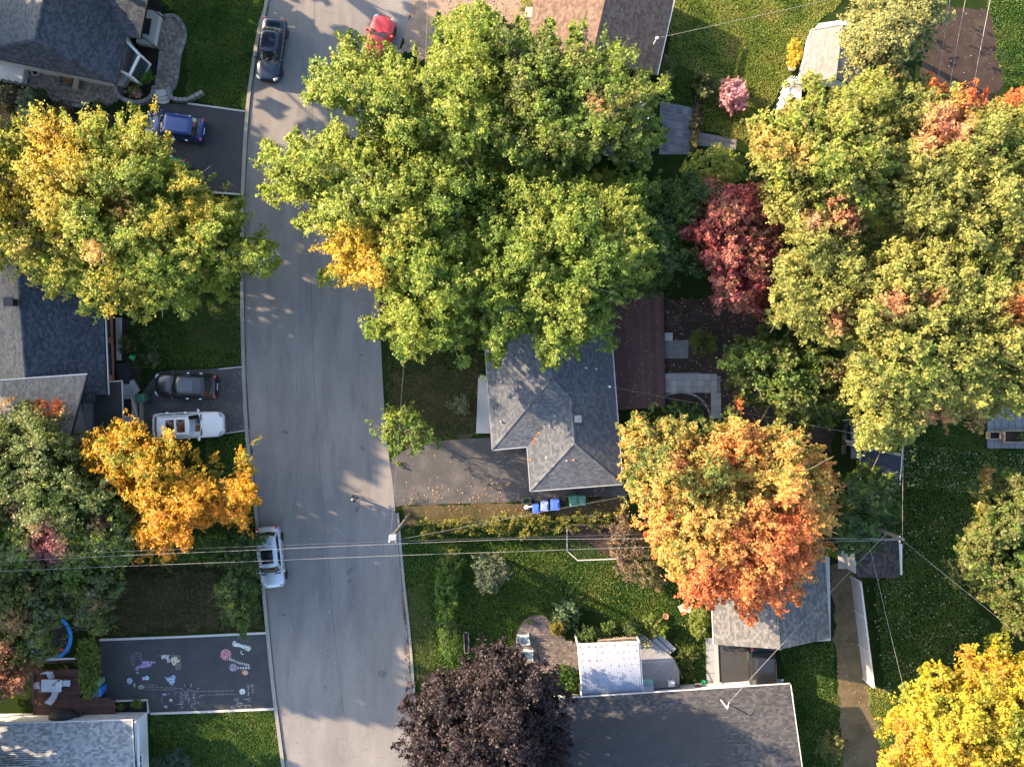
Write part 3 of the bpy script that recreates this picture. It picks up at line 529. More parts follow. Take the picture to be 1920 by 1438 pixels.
def shingle_face(mb, pts, cols, course, tab, rnd):
    P = [Vector(p) for p in pts]; nrm = Vector((0, 0, 0))
    for i in range(1, len(P) - 1): nrm += (P[i] - P[0]).cross(P[i + 1] - P[0])
    nrm.normalize()
    if nrm.z < 0: nrm = -nrm
    u = Vector((0, 0, 1)).cross(nrm); u = u.normalized() if u.length > .05 else (P[1] - P[0]).normalized()
    v = nrm.cross(u)
    if len(P) > 3 and max(abs((p - P[0]).dot(nrm)) for p in P) > .012:
        for i in range(1, len(P) - 1): shingle_face(mb, [P[0], P[i], P[i + 1]], cols, course, tab, rnd)
        return
    if v.z < 0: u = -u; v = -v
    if False and sum((p - P[0]).dot(v) for p in P) < 0: u = -u; v = -v
    o = min(P, key=lambda p: p.z); Q = [((p - o).dot(u), (p - o).dot(v)) for p in P]
    ar = sum(Q[i][0] * Q[(i + 1) % len(Q)][1] - Q[(i + 1) % len(Q)][0] * Q[i][1] for i in range(len(Q)))
    if ar < 0: Q = Q[::-1]
    vmin = min(q[1] for q in Q); vmax = max(q[1] for q in Q); k = 0; vv = vmin
    while vv < vmax - 1e-4:
        row = clip_poly(clip_poly(Q, 1, vv, False), 1, min(vmax, vv + course), True)
        if len(row) >= 3:
            x0 = min(q[0] for q in row); x1 = max(q[0] for q in row); x = x0 - tab * ((k * .37) % 1) ; base = rnd.uniform(.94, 1.06)
            while x < x1:
                wdt = tab * rnd.uniform(.75, 1.3); c = clip_poly(clip_poly(row, 0, x + .006, False), 0, x + wdt, True); x += wdt
                if len(c) >= 3:
                    cl = rnd.choice(cols); s = base * rnd.uniform(.94, 1.06); col = tuple(a * s for a in cl); lift = rnd.uniform(0, .004)
                    V = []
                    for (a, b) in c:
                        t = (b - vv) / course; V.append(o + u * a + v * b + nrm * (.018 + lift - .013 * t))
                    bot = [i for i in range(len(c)) if c[i][1] < vv + 1e-5 and c[(i + 1) % len(c)][1] < vv + 1e-5]
                    fs = [tuple(range(len(V)))]; ex = []
                    for i in bot:
                        a = V[i]; b2 = V[(i + 1) % len(V)]; m = len(V) + len(ex); ex += [a - nrm * .022, b2 - nrm * .022]; fs.append((m, m + 1, (i + 1) % len(c), i))
                    mb.add(V + ex, fs, col)
        vv += course; k += 1
def ridge_caps(mb, a, b, cols, rnd, w=.28):
    a = Vector(a); b = Vector(b); L = (b - a).length; n = max(1, int(L / .26)); dd = (b - a) / n
    side = dd.cross(Vector((0, 0, 1))).normalized() * w / 2
    for i in range(n):
        p = a + dd * i; q = a + dd * (i + 1.12); cl = rnd.choice(cols); s = rnd.uniform(.82, 1.1); col = tuple(x * s for x in cl); up = Vector((0, 0, .05)); lo = Vector((0, 0, -.012))
        mb.add([p - side + lo, p + up * 1.25, p + side + lo, q - side + lo, q + up * .8, q + side + lo], [(0, 1, 4, 3), (1, 2, 5, 4), (0, 2, 1)], col)
def make_roof(root, faces, cols, deckmat, ridges=(), course=.14, tab=.22, th=.16, seed=1, fascia=None):
    rnd = random.Random(seed); F = [[Vector(W(*p)) for p in f] for f in faces]
    sh = MB(); deck = MB()
    verts = []; idx = {}
    def vid(p):
        k = (round(p.x, 2), round(p.y, 2), round(p.z, 2))
        if k not in idx: idx[k] = len(verts); verts.append(p)
        return idx[k]
    fi = []
    for f in F:
        nr = sum(((f[i] - f[0]).cross(f[i + 1] - f[0]) for i in range(1, len(f) - 1)), Vector((0, 0, 0)))
        ids = [vid(p) for p in f]; fi.append(ids if nr.z > 0 else ids[::-1]); shingle_face(sh, f, cols[len(fi) - 1] if isinstance(cols, dict) else cols, course, tab, rnd)
    n = len(verts); allv = [p - Vector((0, 0, .012)) for p in verts] + [p - Vector((0, 0, th)) for p in verts]; fs = []; cnt = {}
    for ids in fi:
        fs.append(tuple(ids)); fs.append(tuple(i + n for i in ids[::-1]))
        for a, b in zip(ids, ids[1:] + ids[:1]): cnt[(a, b)] = cnt.get((a, b), 0) + 1
    for (a, b) in list(cnt):
        if (b, a) not in cnt: fs.append((b, a, a + n, b + n))
    deck.add(allv, fs); ro = deck.build('roof', deckmat, root)
    for a, b in ridges: ridge_caps(sh, W(*a), W(*b), cols[0] if isinstance(cols, dict) else cols, rnd)
    sh.build('shingles', SHIN, ro, kind='stuff'); return ro
def gutter(root, a, b, m=None, r=.055):
    A = Vector(W(*a)); B = Vector(W(*b)); MB().bar(A + Vector((0, 0, -.02)), B + Vector((0, 0, -.02)), .07, .09).build('gutter', (TRIM if m in (None, WHITE) else m), root)
def window(root, a, b, z0, z1, out, fm=None, name='window', bars=1):
    """a window in a vertical wall, a and b the ends of its sill in metres"""
    a = Vector((a[0], a[1], 0)); b = Vector((b[0], b[1], 0)); o = Vector((out[0], out[1], 0)).normalized(); u = (b - a); m = MB()
    A0 = a + o * .03; B0 = b + o * .03; z = lambda v, h: v + Vector((0, 0, h))
    m.bar(z(A0, z0), z(B0, z0), .1, .07); m.bar(z(A0, z1), z(B0, z1), .1, .07)
    for k in range(bars + 2):
        p = A0 + (B0 - A0) * k / (bars + 1); m.box(z(p, (z0 + z1) / 2), (.06, .1, z1 - z0 + .06), rz=math.atan2(u.y, u.x))
    w = m.build(name, fm or WHITE, root)
    g = MB(); g.bar(z(a + o * .012, (z0 + z1) / 2), z(b + o * .012, (z0 + z1) / 2), .02, z1 - z0); g.build('pane', GLASS, w); return w
def walls(root, polypx, z1, m, name='wall', z0=-.05):
    return MB().prism(WP(polypx), z0, z1).build(name, m, root)
def gable(root, a, b, apex, m, th=.2):
    A, B, C = [Vector(W(*p)) for p in (a, b, apex)]; nn = (B - A).cross(Vector((0, 0, 1))).normalized() * th / 2
    v = [A - nn, B - nn, C - nn, A + nn, B + nn, C + nn]
    MB().add(v, [(0, 1, 2), (5, 4, 3), (0, 3, 4, 1), (1, 4, 5, 2), (2, 5, 3, 0)]).build('gable_wall', m, root)
def vent(ro, px, py, z, s=.3, h=.35, m=None, name='roof_vent'):
    c = W(px, py, z); MB().box((c[0], c[1], z + h / 2 - .1), (s * .8, s * .8, h + .2)).box((c[0], c[1], z + h), (s * 1.15, s * 1.15, .08)).build(name, m or BLACKM, ro)
def pipe(ro, px, py, z, r=.06, h=.35):
    c = W(px, py, z); MB().lathe([(r, z - .25), (r, z + h), (r * .72, z + h), (r * .72, z + h - .1)], 12).v
    MB().lathe([(r * 1.9, z - .12), (r * 1.3, z + .03), (r, z + .05), (r, z + h), (r * .72, z + h), (r * .72, z + h - .12)], 12, (c[0], c[1], 0)).build('vent_pipe', WHITE, ro, smooth=True)

DARKDECK = mat('roof_deck', (.03, .03, .032), .9, .2); BRICK = mat('brick_wall', (.28, .115, .075), .9, .25, 2, 25, .3); GREYSID = mat('grey_siding', (.15, .15, .15), .8, .15, 2, 20, .1); STONEW = mat('stone_wall', (.3, .29, .28), .9, .25, 3, 20, .3)
C_BLUE = [(.040, .047, .058), (.052, .060, .072), (.034, .040, .050), (.062, .068, .078)]
C_SHADE_SLOPE = [(.040, .046, .058), (.032, .038, .050), (.052, .058, .070), (.027, .032, .042)]
C_LIT_TAUPE = [(.125, .112, .096), (.15, .134, .114), (.108, .098, .086), (.165, .148, .125), (.134, .122, .108)]
C_LGREY = [(.16, .168, .176), (.21, .217, .224), (.25, .258, .262), (.135, .142, .15), (.23, .236, .24)]
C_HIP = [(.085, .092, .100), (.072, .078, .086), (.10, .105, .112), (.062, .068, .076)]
C_BROWN = [(.105, .070, .052), (.125, .085, .064), (.090, .060, .046), (.14, .098, .075)]
C_GAR = [(.085, .085, .083), (.105, .103, .099), (.13, .127, .12), (.095, .095, .092), (.15, .146, .137)]
C_CHAR = [(.044, .044, .047), (.056, .055, .057), (.036, .036, .040), (.068, .066, .066)]
C_SHED = [(.17, .16, .15), (.20, .19, .175), (.15, .145, .135)]
C_BRN2 = [(.040, .034, .034), (.056, .046, .044), (.030, .027, .028), (.075, .06, .055)]

# --- slate blue hipped house at the paver patio
h = thing('house', 'slate blue hip roofed house with white bay window and paver patio', 'house', W(90, -20))
walls(h, [(6, 126), (222, 166), (246, 40), (262, 45), (284, -58), (52, -104)], 2.8, STONEW)
gable(h, (270, -100, 2.7), (-2, -150, 2.7), (110, -128, 5.0), STONEW)
Rz, Ez = 5.3, 2.9
ro = make_roof(h, [[(-62, 100, Ez), (218, 157, Ez), (66, 74, Rz)],
               [(218, 157, Ez), (270, -110, Ez), (110, -135, Rz), (66, 74, Rz)],
               [(-12, -160, Ez), (-62, 100, Ez), (66, 74, Rz), (110, -135, Rz)],
               [(236, 69, Ez), (263, 72, Ez), (290, -58, 4.6), (165, -80, 4.6)]], {0: C_BLUE, 1: C_BLUE, 2: C_HIP, 3: C_BLUE}, DARKDECK,  # left slope gets paler greys, sunlight put into its colour
               ridges=[((218, 157, Ez), (66, 74, Rz)), ((-62, 100, Ez), (66, 74, Rz)), ((66, 74, Rz), (110, -135, Rz))], seed=3)
gutter(h, (-62, 100, Ez), (218, 157, Ez), BLACKM); gutter(h, (218, 157, Ez), (236, 69, Ez), BLACKM); gutter(h, (236, 69, Ez), (263, 72, Ez), BLACKM)
MB().bar(W(263, 72, Ez), W(290, -58, 4.6), .06, .22).build('fascia', BLACKM, h)
# bay window with sloped glazing
bay = MB().prism([W2(222, 140), W2(243, 147), W2(262, 105), W2(240, 66)], 0, 2.2).build('bay', STONEW, h)
m = MB(); B0 = [W(228, 134, 2.25), W(243, 142, 2.25), W(262, 104, 2.25), W(236, 78, 2.25)]
for a, b in zip(B0, B0[1:]): m.bar(a, b, .14, .14)
for p in B0: m.bar((p[0], p[1], .6), p, .12, .12)
for a, b in zip(B0, B0[1:]): m.bar((a[0], a[1], .65), (b[0], b[1], .65), .12, .1)
bw = m.build('bay_window', WHITE, h)
for a, b in zip(B0, B0[1:]): MB().bar(((a[0]) * 1.002, a[1] * 1.002, 1.45), (b[0] * 1.002, b[1] * 1.002, 1.45), .03, 1.5).build('pane', GLASS, bw)
MB().prism([W2(229, 136), W2(243, 143), W2(261, 104), W2(237, 80)], 2.24, 2.27).build('pane', mat('bay_roof_glass', (.2, .22, .2), .12, .2, 3, 12, spec=.6, stretch=(8, 1, 1)), bw)
MB().prism([W2(222, 142), W2(236, 140), W2(248, 150), W2(236, 166), W2(224, 164)], -.05, .55).build('entry_block', STONEW, h)
# porch
po = MB(); po.prism([W2(268, 22), W2(306, 30), W2(294, 92), W2(262, 86)], -.02, .55); porch = po.build('porch', CONC, h)
MB().prism([W2(275, 40), W2(291, 43), W2(286, 73), W2(268, 67)], .552, .575).build('door_mat', BLACKM, porch)
m = MB(); PR = [(270, 4), (304, 33), (293, 90), (265, 68)]
for (x, y) in PR: c = W(x, y, 1); m.box((c[0], c[1], 1.0), (.07, .07, .95))
for a, b in (((270, 4), (304, 33)), ((293, 90), (265, 68)), ((270, 4), (265, 68))):
    m.bar(W(*a, 1.48), W(*b, 1.48), .06, .06); m.bar(W(*a, .75), W(*b, .75), .04, .04)
    A = Vector(W(*a, 1.1)); B = Vector(W(*b, 1.1))
    for k in range(1, 9): p = A.lerp(B, k / 9); m.box((p.x, p.y, 1.1), (.025, .025, .72))
m.build('railing', BLACKM, porch)
# side deck
m = MB(); sd = MB().prism([W2(-60, 104), W2(55, 129), W2(51, 162), W2(-60, 141)], -.02, .52).build('side_deck', VINYL, h)
for k in range(22):
    t0 = k / 22; t1 = (k + .9) / 22; L = lambda t: (-58 + 112 * t, 106 + 24 * t); M_ = lambda t: (-58 + 108 * t, 140 + 21 * t)
    MB().prism([W2(*L(t0)), W2(*L(t1)), W2(*M_(t1)), W2(*M_(t0))], .523, .545).build('plank', VINYL, sd)
m = MB(); m.bar(W(-50, 140, 1.45), W(48, 160, 1.45), .05, .05); m.bar(W(-50, 140, .8), W(48, 160, .8), .04, .04)
for k in range(9): c = W(-50 + 98 * k / 8, 140 + 20 * k / 8, 1); m.box((c[0], c[1], 1.0), (.05, .05, .95))
m.build('railing', BLACKM, sd)

# --- grey house with brick front by the two SUVs
h = thing('house', 'grey gabled house with sun and shade coloured roof slopes, brick front and black framed windows', 'house', W(60, 640))
walls(h, [(-75, 470), (207, 470), (217, 716), (-65, 726)], 2.9, BRICK)
ro = make_roof(h, [[(200, 740, 2.9), (188, 450, 2.9), (30, 450, 5.1), (52, 740, 5.1)], [(-120, 450, 2.9), (-110, 740, 2.9), (52, 740, 5.1), (30, 450, 5.1)]],
               {0: C_SHADE_SLOPE, 1: C_LIT_TAUPE}, DARKDECK, ridges=[((30, 450, 5.1), (52, 740, 5.1))], seed=5)  # slopes of one roof coloured apart: sunlit taupe and shaded navy
TAUPE_SH = None
gutter(h, (204, 740, 2.9), (192, 450, 2.9), WHITE)
vent(ro, 29, 568, 4.95, .55, .75, BLACKM, 'chimney')
tw = walls(h, [(-90, 728), (176, 712), (196, 800), (190, 830), (-90, 830)], 5.0, GREYSID, 'upper_wall')
make_roof(h, [[(-140, 724, 4.5), (-140, 850, 4.5), (132, 822, 5.5), (164, 702, 5.5)]], C_LIT_TAUPE, DARKDECK, seed=6)
gutter(h, (-140, 722, 4.5), (164, 701, 5.5), WHITE); MB().bar(W(164, 702, 5.45), W(132, 822, 5.45), .07, .16).build('fascia', BLACKM, h)
MB().prism([W2(176, 716, 2.6), W2(229, 714, 2.6), W2(231, 795, 2.6), W2(176, 830, 2.6)], 2.45, 2.6).build('flat_roof', mat('black_membrane', (.018, .018, .019), .8, .3), h)
gutter(h, (204, 716, 2.62), (229, 714, 2.62), CONC); gutter(h, (229, 714, 2.62), (231, 795, 2.62), CONC)
walls(h, [(190, 722), (234, 722), (236, 790), (190, 820)], 2.44, GREYSID, 'porch_wall')
a = Vector(W2(178.5, 737, 3.4)); b = Vector(W2(181, 754, 3.4)); window(h, (a.x, a.y), (b.x, b.y), 3.5, 4.8, (1, .1), BLACKM, bars=0)
for (y0, y1, br) in ((598, 633, 0), (645, 703, 2)):
    a = W2(213.5 + (y0 - 598) * .04, y0); b = W2(213.5 + (y1 - 598) * .04, y1); window(h, a, b, .75, 2.55, (1, .02), BLACKM, bars=br)
MB().prism([W2(219, 596), W2(229, 596), W2(228, 676), W2(221, 676)], -.02, .22).build('foundation_ledge', CONC, h)
MB().prism([W2(222, 682), W2(246, 680), W2(247, 720), W2(224, 720)], -.02, .32).build('entry_landing', mat('black_deck', (.022, .022, .024), .8, .3), h)
st = MB().prism([W2(231, 722), W2(252, 712), W2(263, 732), W2(256, 740), W2(262, 800), W2(233, 800)], -.02, .3).build('porch_slab', CONC, h)
MB().prism([W2(233, 748), W2(250, 748), W2(251, 780), W2(234, 780)], .302, .33).build('door_mat', BLACKM, st)
MB().prism([W2(262, 745), W2(268, 745), W2(272, 808), W2(265, 808)], -.02, .2).build('timber_edging', WOOD, h)

# --- white sided bungalow with pale grey shingles
h = thing('house', 'white sided bungalow with pale grey shingles beside the chalked driveway', 'house', W(80, 1460))
walls(h, [(-180, 1340), (276, 1334), (284, 1580), (-180, 1590)], 2.75, VINYL)
make_roof(h, [[(-200, 1362, 2.8), (249, 1350, 2.8), (256, 1492, 4.5), (-200, 1500, 4.5)], [(264, 1640, 2.8), (-200, 1650, 2.8), (-200, 1500, 4.5), (256, 1492, 4.5)]], C_LGREY, DARKDECK, ridges=[((256, 1492, 4.5), (-200, 1500, 4.5))], seed=7, tab=.22)
gutter(h, (-200, 1361, 2.8), (249, 1349, 2.8)); MB().bar(W(249, 1350, 2.74), W(256, 1492, 4.44), .06, .18).build('fascia', TRIM, h)
gable(h, (257, 1356, 2.6), (262, 1630, 2.6), (262, 1492, 4.3), VINYL)
for (y0, y1, z0, z1, br) in ((1398, 1428, 1.2, 2.2, 1), (1436, 1470, .9, 2.2, 1)):
    a = W2(277.2 + (y0 - 1334) * .03, y0); b = W2(277.2 + (y1 - 1334) * .03, y1); window(h, a, b, z0, z1, (1, .02), WHITE, bars=br)
c = W(88, 1380, 3.25); MB().box((c[0], c[1], 3.35), (.4, .35, .3)).build('roof_vent', mat('grey_vent', (.2, .19, .18), .7), h)

# --- hip roofed grey house in the middle
h = thing('house', 'low grey hip roofed house with two vent pipes behind the open driveway', 'house', W(1040, 760))
walls(h, [(918, 560), (928, 832), (995, 830), (1001, 908), (1152, 898), (1132, 560)], 2.75, mat('beige_siding', (.3, .28, .25), .8, .1))
e, r1, r2 = 2.8, 4.5, 4.03
ro = make_roof(h, [[(901, 540, e), (923, 843, e), (1036, 709, r1), (1024, 540, r1)], [(923, 843, e), (989, 837, e), (1071, 745, r2), (1036, 709, r1)],
               [(1167, 907, e), (1155, 745, e), (1071, 745, r2), (1077, 831, r2)], [(1155, 745, e), (1139, 540, e), (1024, 540, r1), (1036, 709, r1), (1071, 745, r2)],
               [(989, 837, e), (995, 920, e), (1077, 831, r2), (1071, 745, r2)], [(995, 920, e), (1167, 907, e), (1077, 831, r2)]], C_HIP, DARKDECK,
               ridges=[((1024, 540, r1), (1036, 709, r1)), ((1036, 709, r1), (1071, 745, r2)), ((1071, 745, r2), (1077, 831, r2)), ((923, 843, e), (1036, 709, r1)), ((995, 920, e), (1077, 831, r2)), ((1167, 907, e), (1077, 831, r2))], seed=8, course=.14)
gal = mat('galvanised_drip_edge', (.25, .255, .26), .5, .1, metal=.3)
gutter(h, (901, 540, e), (923, 843, e), gal); gutter(h, (923, 844, e), (989, 838, e), gal); gutter(h, (988, 838, e), (994, 921, e), gal); gutter(h, (995, 921, e), (1167, 908, e), gal); gutter(h, (1168, 907, e), (1140, 540, e), WHITE)
pipe(ro, 939, 790, 3.0); pipe(ro, 939, 716, 3.05)
vc = W(1083, 785, 3.95); MB().box((vc[0], vc[1], 3.95), (.42, .42, .7)).box((vc[0], vc[1], 4.32), (.5, .5, .06)).build('roof_vent', mat('grey_vent', (.2, .19, .18), .7), ro)
sm = MB(); sm.tube([W(1140, 724, 2.9), W(1143, 725, 4.0)], .035, 8); sm.box(W(1143, 725, 4.0), (.14, .14, .12)); sm.build('service_mast', WHITE, h)
fs = MB().prism([W2(897, 708), W2(904, 704), W2(918, 706), W2(919, 812), W2(893, 812)], -.02, .3).build('front_step', CONC, h)
# back deck of long boards
dk = thing('deck', 'dark red board deck strewn with leaves behind the hip roofed house', 'deck', W(1195, 660))
MB().prism([W2(1132, 560), W2(1243, 550), W2(1246, 762), W2(1150, 770)], -.02, .36).build('deck_frame', mat('deck_frame_wood', (.04, .022, .02), .8), dk)
for k in range(21):
    t0 = k / 21; t1 = (k + .93) / 21; s = random.uniform(.8, 1.2); A = lambda t: W2(1133 + 111 * t, 558 - 9 * t, .4); B = lambda t: W2(1151 + 96 * t, 769 - 6 * t, .4)
    MB().prism([A(t0), A(t1), B(t1), B(t0)], .362, .40, col=(s, s, s)).build('plank', REDWOOD, dk)
for k in range(3):
    MB().prism([W2(1182, 538 + 6 * k), W2(1238, 534 + 6 * k), W2(1238, 539 + 6 * k), W2(1182, 543 + 6 * k)], -.02, .1 + .1 * k, col=(.7, .7, .7)).build('step', REDWOOD, dk)

# --- brown house
h = thing('house', 'brown shingled gabled house at the edge of the sunny lawn', 'house', W(1110, 40))
walls(h, [(1025, -45), (1242, 5), (1214, 122), (998, 75)], 2.8, mat('tan_siding', (.35, .28, .22), .8, .1))
ro = make_roof(h, [[(1231, 141, 2.8), (1265, -10, 2.8), (1143, -36, 4.9), (1108, 113, 4.9)], [(1018, -66, 2.8), (984, 85, 2.8), (1108, 113, 4.9), (1143, -36, 4.9)]], C_BROWN, DARKDECK, ridges=[((1108, 113, 4.9), (1143, -36, 4.9))], seed=9, course=.17, tab=.22)
gutter(h, (1233, 141, 2.8), (1267, -10, 2.8)); gable(h, (1222, 134, 2.6), (990, 86, 2.6), (1107, 108, 4.7), MATS['tan_siding'])
make_roof(h, [[(978, 30, 2.4), (958, 128, 2.4), (986, 134, 2.75), (1006, 36, 2.75)]], C_BRN2, DARKDECK, seed=10)
walls(h, [(985, 40), (968, 122), (992, 126), (1008, 42)], 2.2, MATS['tan_siding'], 'side_wall')
gutter(h, (978, 29, 2.42), (957, 128, 2.42)); sm = MB(); sm.tube([W(1224, 86, 3.0), W(1232, 72, 4.1)], .04, 8); sm.box(W(1232, 72, 4.1), (.16, .16, .12)); sm.build('service_mast', WHITE, h)
# --- black roofed outbuilding under the maple
h = thing('outbuilding', 'black roofed outbuilding with white trim half hidden under the maple', 'shed', W(1150, 250))
walls(h, [(1100, 190), (1205, 212), (1190, 296), (1085, 275)], 2.3, VINYL)
make_roof(h, [[(1218, 202, 2.4), (1199, 304, 2.4), (1135, 290, 3.2), (1155, 188, 3.2)], [(1085, 172, 2.4), (1066, 275, 2.4), (1135, 290, 3.2), (1155, 188, 3.2)]], C_CHAR, DARKDECK, ridges=[((1155, 188, 3.2), (1135, 290, 3.2))], seed=12)
gutter(h, (1219, 202, 2.42), (1200, 304, 2.42)); MB().bar(W(1199, 305, 2.4), W(1135, 291, 3.2), .05, .16).build('fascia', TRIM, h); MB().bar(W(1066, 276, 2.4), W(1135, 291, 3.2), .05, .16).build('fascia', TRIM, h)

# --- white shed with grey roof, ramp with white railing
h = thing('shed', 'white walled shed with grey roof under the yellowish cedar', 'shed', W(1560, 110))
walls(h, [(1514, 70), (1598, 58), (1588, 160), (1492, 162)], 2.2, WHITE)
make_roof(h, [[(1521, 58, 2.3), (1499, 158, 2.3), (1567, 147, 3.2), (1580, 47, 3.2)], [(1640, 58, 2.3), (1612, 166, 2.3), (1567, 147, 3.2), (1580, 47, 3.2)]], C_SHED, DARKDECK, ridges=[((1580, 47, 3.2), (1567, 147, 3.2))], seed=13)
gutter(h, (1520, 58, 2.3), (1498, 158, 2.3)); MB().bar(W(1521, 57, 2.3), W(1580, 46, 3.2), .06, .16).build('fascia', TRIM, h); gable(h, (1503, 158, 2.15), (1604, 163, 2.15), (1567, 146, 3.05), WHITE)
rp = thing('ramp', 'white ramp with railings leading down from the white shed', 'ramp', W(1475, 185))
MB().prism([W2(1476, 150), W2(1502, 158), W2(1496, 215), W2(1452, 215)], -.02, .35).build('ramp_floor', VINYL, rp)
m = MB(); PTS = [(1500, 154), (1480, 149), (1471, 158), (1455, 214)]
for a, b in zip(PTS, PTS[1:]):
    m.bar(W(*a, 1.25), W(*b, 1.25), .07, .07); m.bar(W(*a, .6), W(*b, .6), .05, .05)
    for k in range(5): p = Vector(W(*a, .6)).lerp(Vector(W(*b, .6)), k / 5); m.box((p.x, p.y, .6), (.04, .04, 1.25))
m.build('railing', WHITE, rp)

# --- charcoal house along the bottom
h = thing('house', 'long charcoal shingled house behind the white corrugated awning', 'house', W(1250, 1400))
walls(h, [(930, 1312), (1462, 1272), (1476, 1560), (930, 1580)], 2.8, VINYL)
ro = make_roof(h, [[(900, 1320, 2.85), (1481, 1283, 2.85), (1506, 1462, 4.7), (900, 1490, 4.7)], [(1530, 1640, 2.85), (900, 1660, 2.85), (900, 1490, 4.7), (1506, 1462, 4.7)]], C_CHAR, DARKDECK, ridges=[((900, 1490, 4.7), (1506, 1462, 4.7))], seed=14)
gutter(h, (900, 1318, 2.86), (1481, 1281, 2.86)); MB().bar(W(1482, 1283, 2.8), W(1507, 1462, 4.64), .06, .18).build('fascia', TRIM, h); gable(h, (1470, 1290, 2.7), (1480, 1620, 2.7), (1490, 1460, 4.4), VINYL)
sm = MB(); sm.tube([W(1352, 1312, 3.1), W(1364, 1328, 4.3)], .045, 8); sm.tube([W(1364, 1328, 4.3), W(1367, 1316, 4.3)], .03, 6); sm.build('service_mast', WHITE, h)
a = W2(1207, 1291); b = W2(1260, 1287); window(h, a, b, .9, 2.2, (0, 1), WHITE, bars=1)
MB().prism([W2(1272, 1283), W2(1352, 1278), W2(1352, 1292), W2(1272, 1298)], -.02, .3).build('side_step', CONC, h)

# --- grey garage
h = thing('garage', 'grey shingled gabled garage beneath the orange maple', 'garage', W(1440, 1120))
walls(h, [(1340, 1040), (1530, 1030), (1532, 1180), (1345, 1190)], 2.5, mat('garage_siding', (.3, .29, .27), .8, .1))
make_roof(h, [[(1332, 1040, 2.6), (1340, 1208, 2.6), (1463, 1217, 4.2), (1452, 1030, 4.2)], [(1556, 1196, 2.6), (1546, 1030, 2.6), (1452, 1030, 4.2), (1463, 1217, 4.2)]], C_GAR, DARKDECK, ridges=[((1452, 1030, 4.2), (1463, 1217, 4.2))], seed=15, tab=.22)
gutter(h, (1330, 1040, 2.6), (1338, 1208, 2.6)); gable(h, (1342, 1195, 2.5), (1540, 1184, 2.5), (1462, 1203, 4.05), MATS['garage_siding'])
# --- brown shed
h = thing('shed', 'small brown shingled shed with white side wall by the board fence', 'shed', W(1640, 1045))
walls(h, [(1584, 1010), (1664, 1008), (1664, 1064), (1588, 1066)], 2.2, mat('cream_siding', (.6, .57, .5), .7, .08))
make_roof(h, [[(1607, 1004, 2.4), (1607, 1082, 2.4), (1650, 1083, 3.0), (1648, 1004, 3.0)], [(1688, 1082, 2.4), (1684, 1004, 2.4), (1648, 1004, 3.0), (1650, 1083, 3.0)]], C_BRN2, DARKDECK, ridges=[((1648, 1004, 3.0), (1650, 1083, 3.0))], seed=16)

# --- blue canopy on white poles
h = thing('canopy', 'dark blue canopy on white poles with a timber beam', 'canopy', W(1640, 860))
cp = [(1613, 838), (1693, 853), (1688, 908), (1614, 908)]
MB().prism([W2(x, y, 2.4) for x, y in cp], 2.36, 2.4).build('canopy_sheet', mat('navy_tarp', (.022, .026, .040), .6, .3, 1.5, 6, .6), h)
m = MB()
for (x, y) in cp: c = W(x, y, 2.38); m.tube([(c[0], c[1], -.05), (c[0], c[1], 2.42)], .035, 8)
m.tube([W(1694, 822, 2.42), W(1687, 910, 2.42)], .035, 8); m.tube([W(1612, 822, 2.42), W(1613, 910, 2.42)], .03, 8); m.tube([W(1612, 838, 2.40), W(1694, 853, 2.40)], .03, 8); m.build('pole_frame', WHITE, h)
MB().bar(W(1586, 827, 2.47), W(1694, 854, 2.47), .22, .12).build('beam', WOOD, h)
wk = structure('walkway', [(1594, 780), (1614, 780), (1613, 860), (1595, 860)], .009, mat('old_slab', (.12, .12, .125)))
for k in range(4):
    MB().prism([W2(1596, 781 + 20 * k), W2(1612, 781 + 20 * k), W2(1612, 799 + 20 * k), W2(1596, 799 + 20 * k)], .01, .05).build('slab', mat('slab_grey', (.14, .145, .155), .9, .2, 2, 20, .2), wk)
# ------------------------------------------------------------------ paving
def paver_field(name, polypx, cell, rot, z, cols, parent=None, gap=.012, h=.05, ratio=1.0):
    base = tag(MB().sheet(WP(polypx), z).build(name, mat('paver_joint', (.05, .045, .04), .95, .3)), kind='structure')
    poly = np.array(WP(polypx)); c = poly.mean(0); R = max(np.hypot(*(poly - c).T)); m = MB(); rnd = random.Random(int(c[0] * 10)); ca, sa = math.cos(rot), math.sin(rot)
    n = int(R / cell) + 2; pts = []; info = []
    for i in range(-n, n + 1):
        for j in range(-n, n + 1):
            x = (i + .5 * (j % 2)) * cell * ratio; y = j * cell; pts.append((c[0] + x * ca - y * sa, c[1] + x * sa + y * ca))
    P = np.array(pts); ok = polydist(P, poly) > cell * .3
    for p in P[ok]:
        s = rnd.uniform(.7, 1.25); cl = rnd.choice(cols); m.box((p[0], p[1], z + h / 2), (cell * ratio - gap, cell - gap, h + rnd.uniform(-.006, .006)), rz=rot, col=tuple(a * s for a in cl), taper=.96)
    m.build('pavers', PAVER, base, kind='stuff'); return base
def stones(parent, path, n, size, h, cols, z=0.0):
    path = dense(path, 8); L = [0]; PT = [Vector(W2(*p)) for p in path]
    for a, b in zip(PT, PT[1:]): L.append(L[-1] + (b - a).length)
    for k in range(n):
        t = (k + .5) / n * L[-1]; i = max(j for j in range(len(L)) if L[j] <= t); i = min(i, len(PT) - 2); f = (t - L[i]) / (L[i + 1] - L[i]); p = PT[i].lerp(PT[i + 1], f); dd = PT[i + 1] - PT[i]
        s = random.uniform(.75, 1.2); cl = random.choice(cols)
        MB().box((p.x, p.y, z + h / 2), (L[-1] / n - .015, size, h), rz=math.atan2(dd.y, dd.x), col=tuple(a * s for a in cl), taper=.95).build('stone', PAVER, parent)
PVC = [(.17, .14, .115), (.20, .165, .135), (.14, .12, .105), (.22, .17, .13), (.155, .145, .135)]
STC = [(.17, .165, .155), (.20, .19, .18), (.145, .14, .135)]
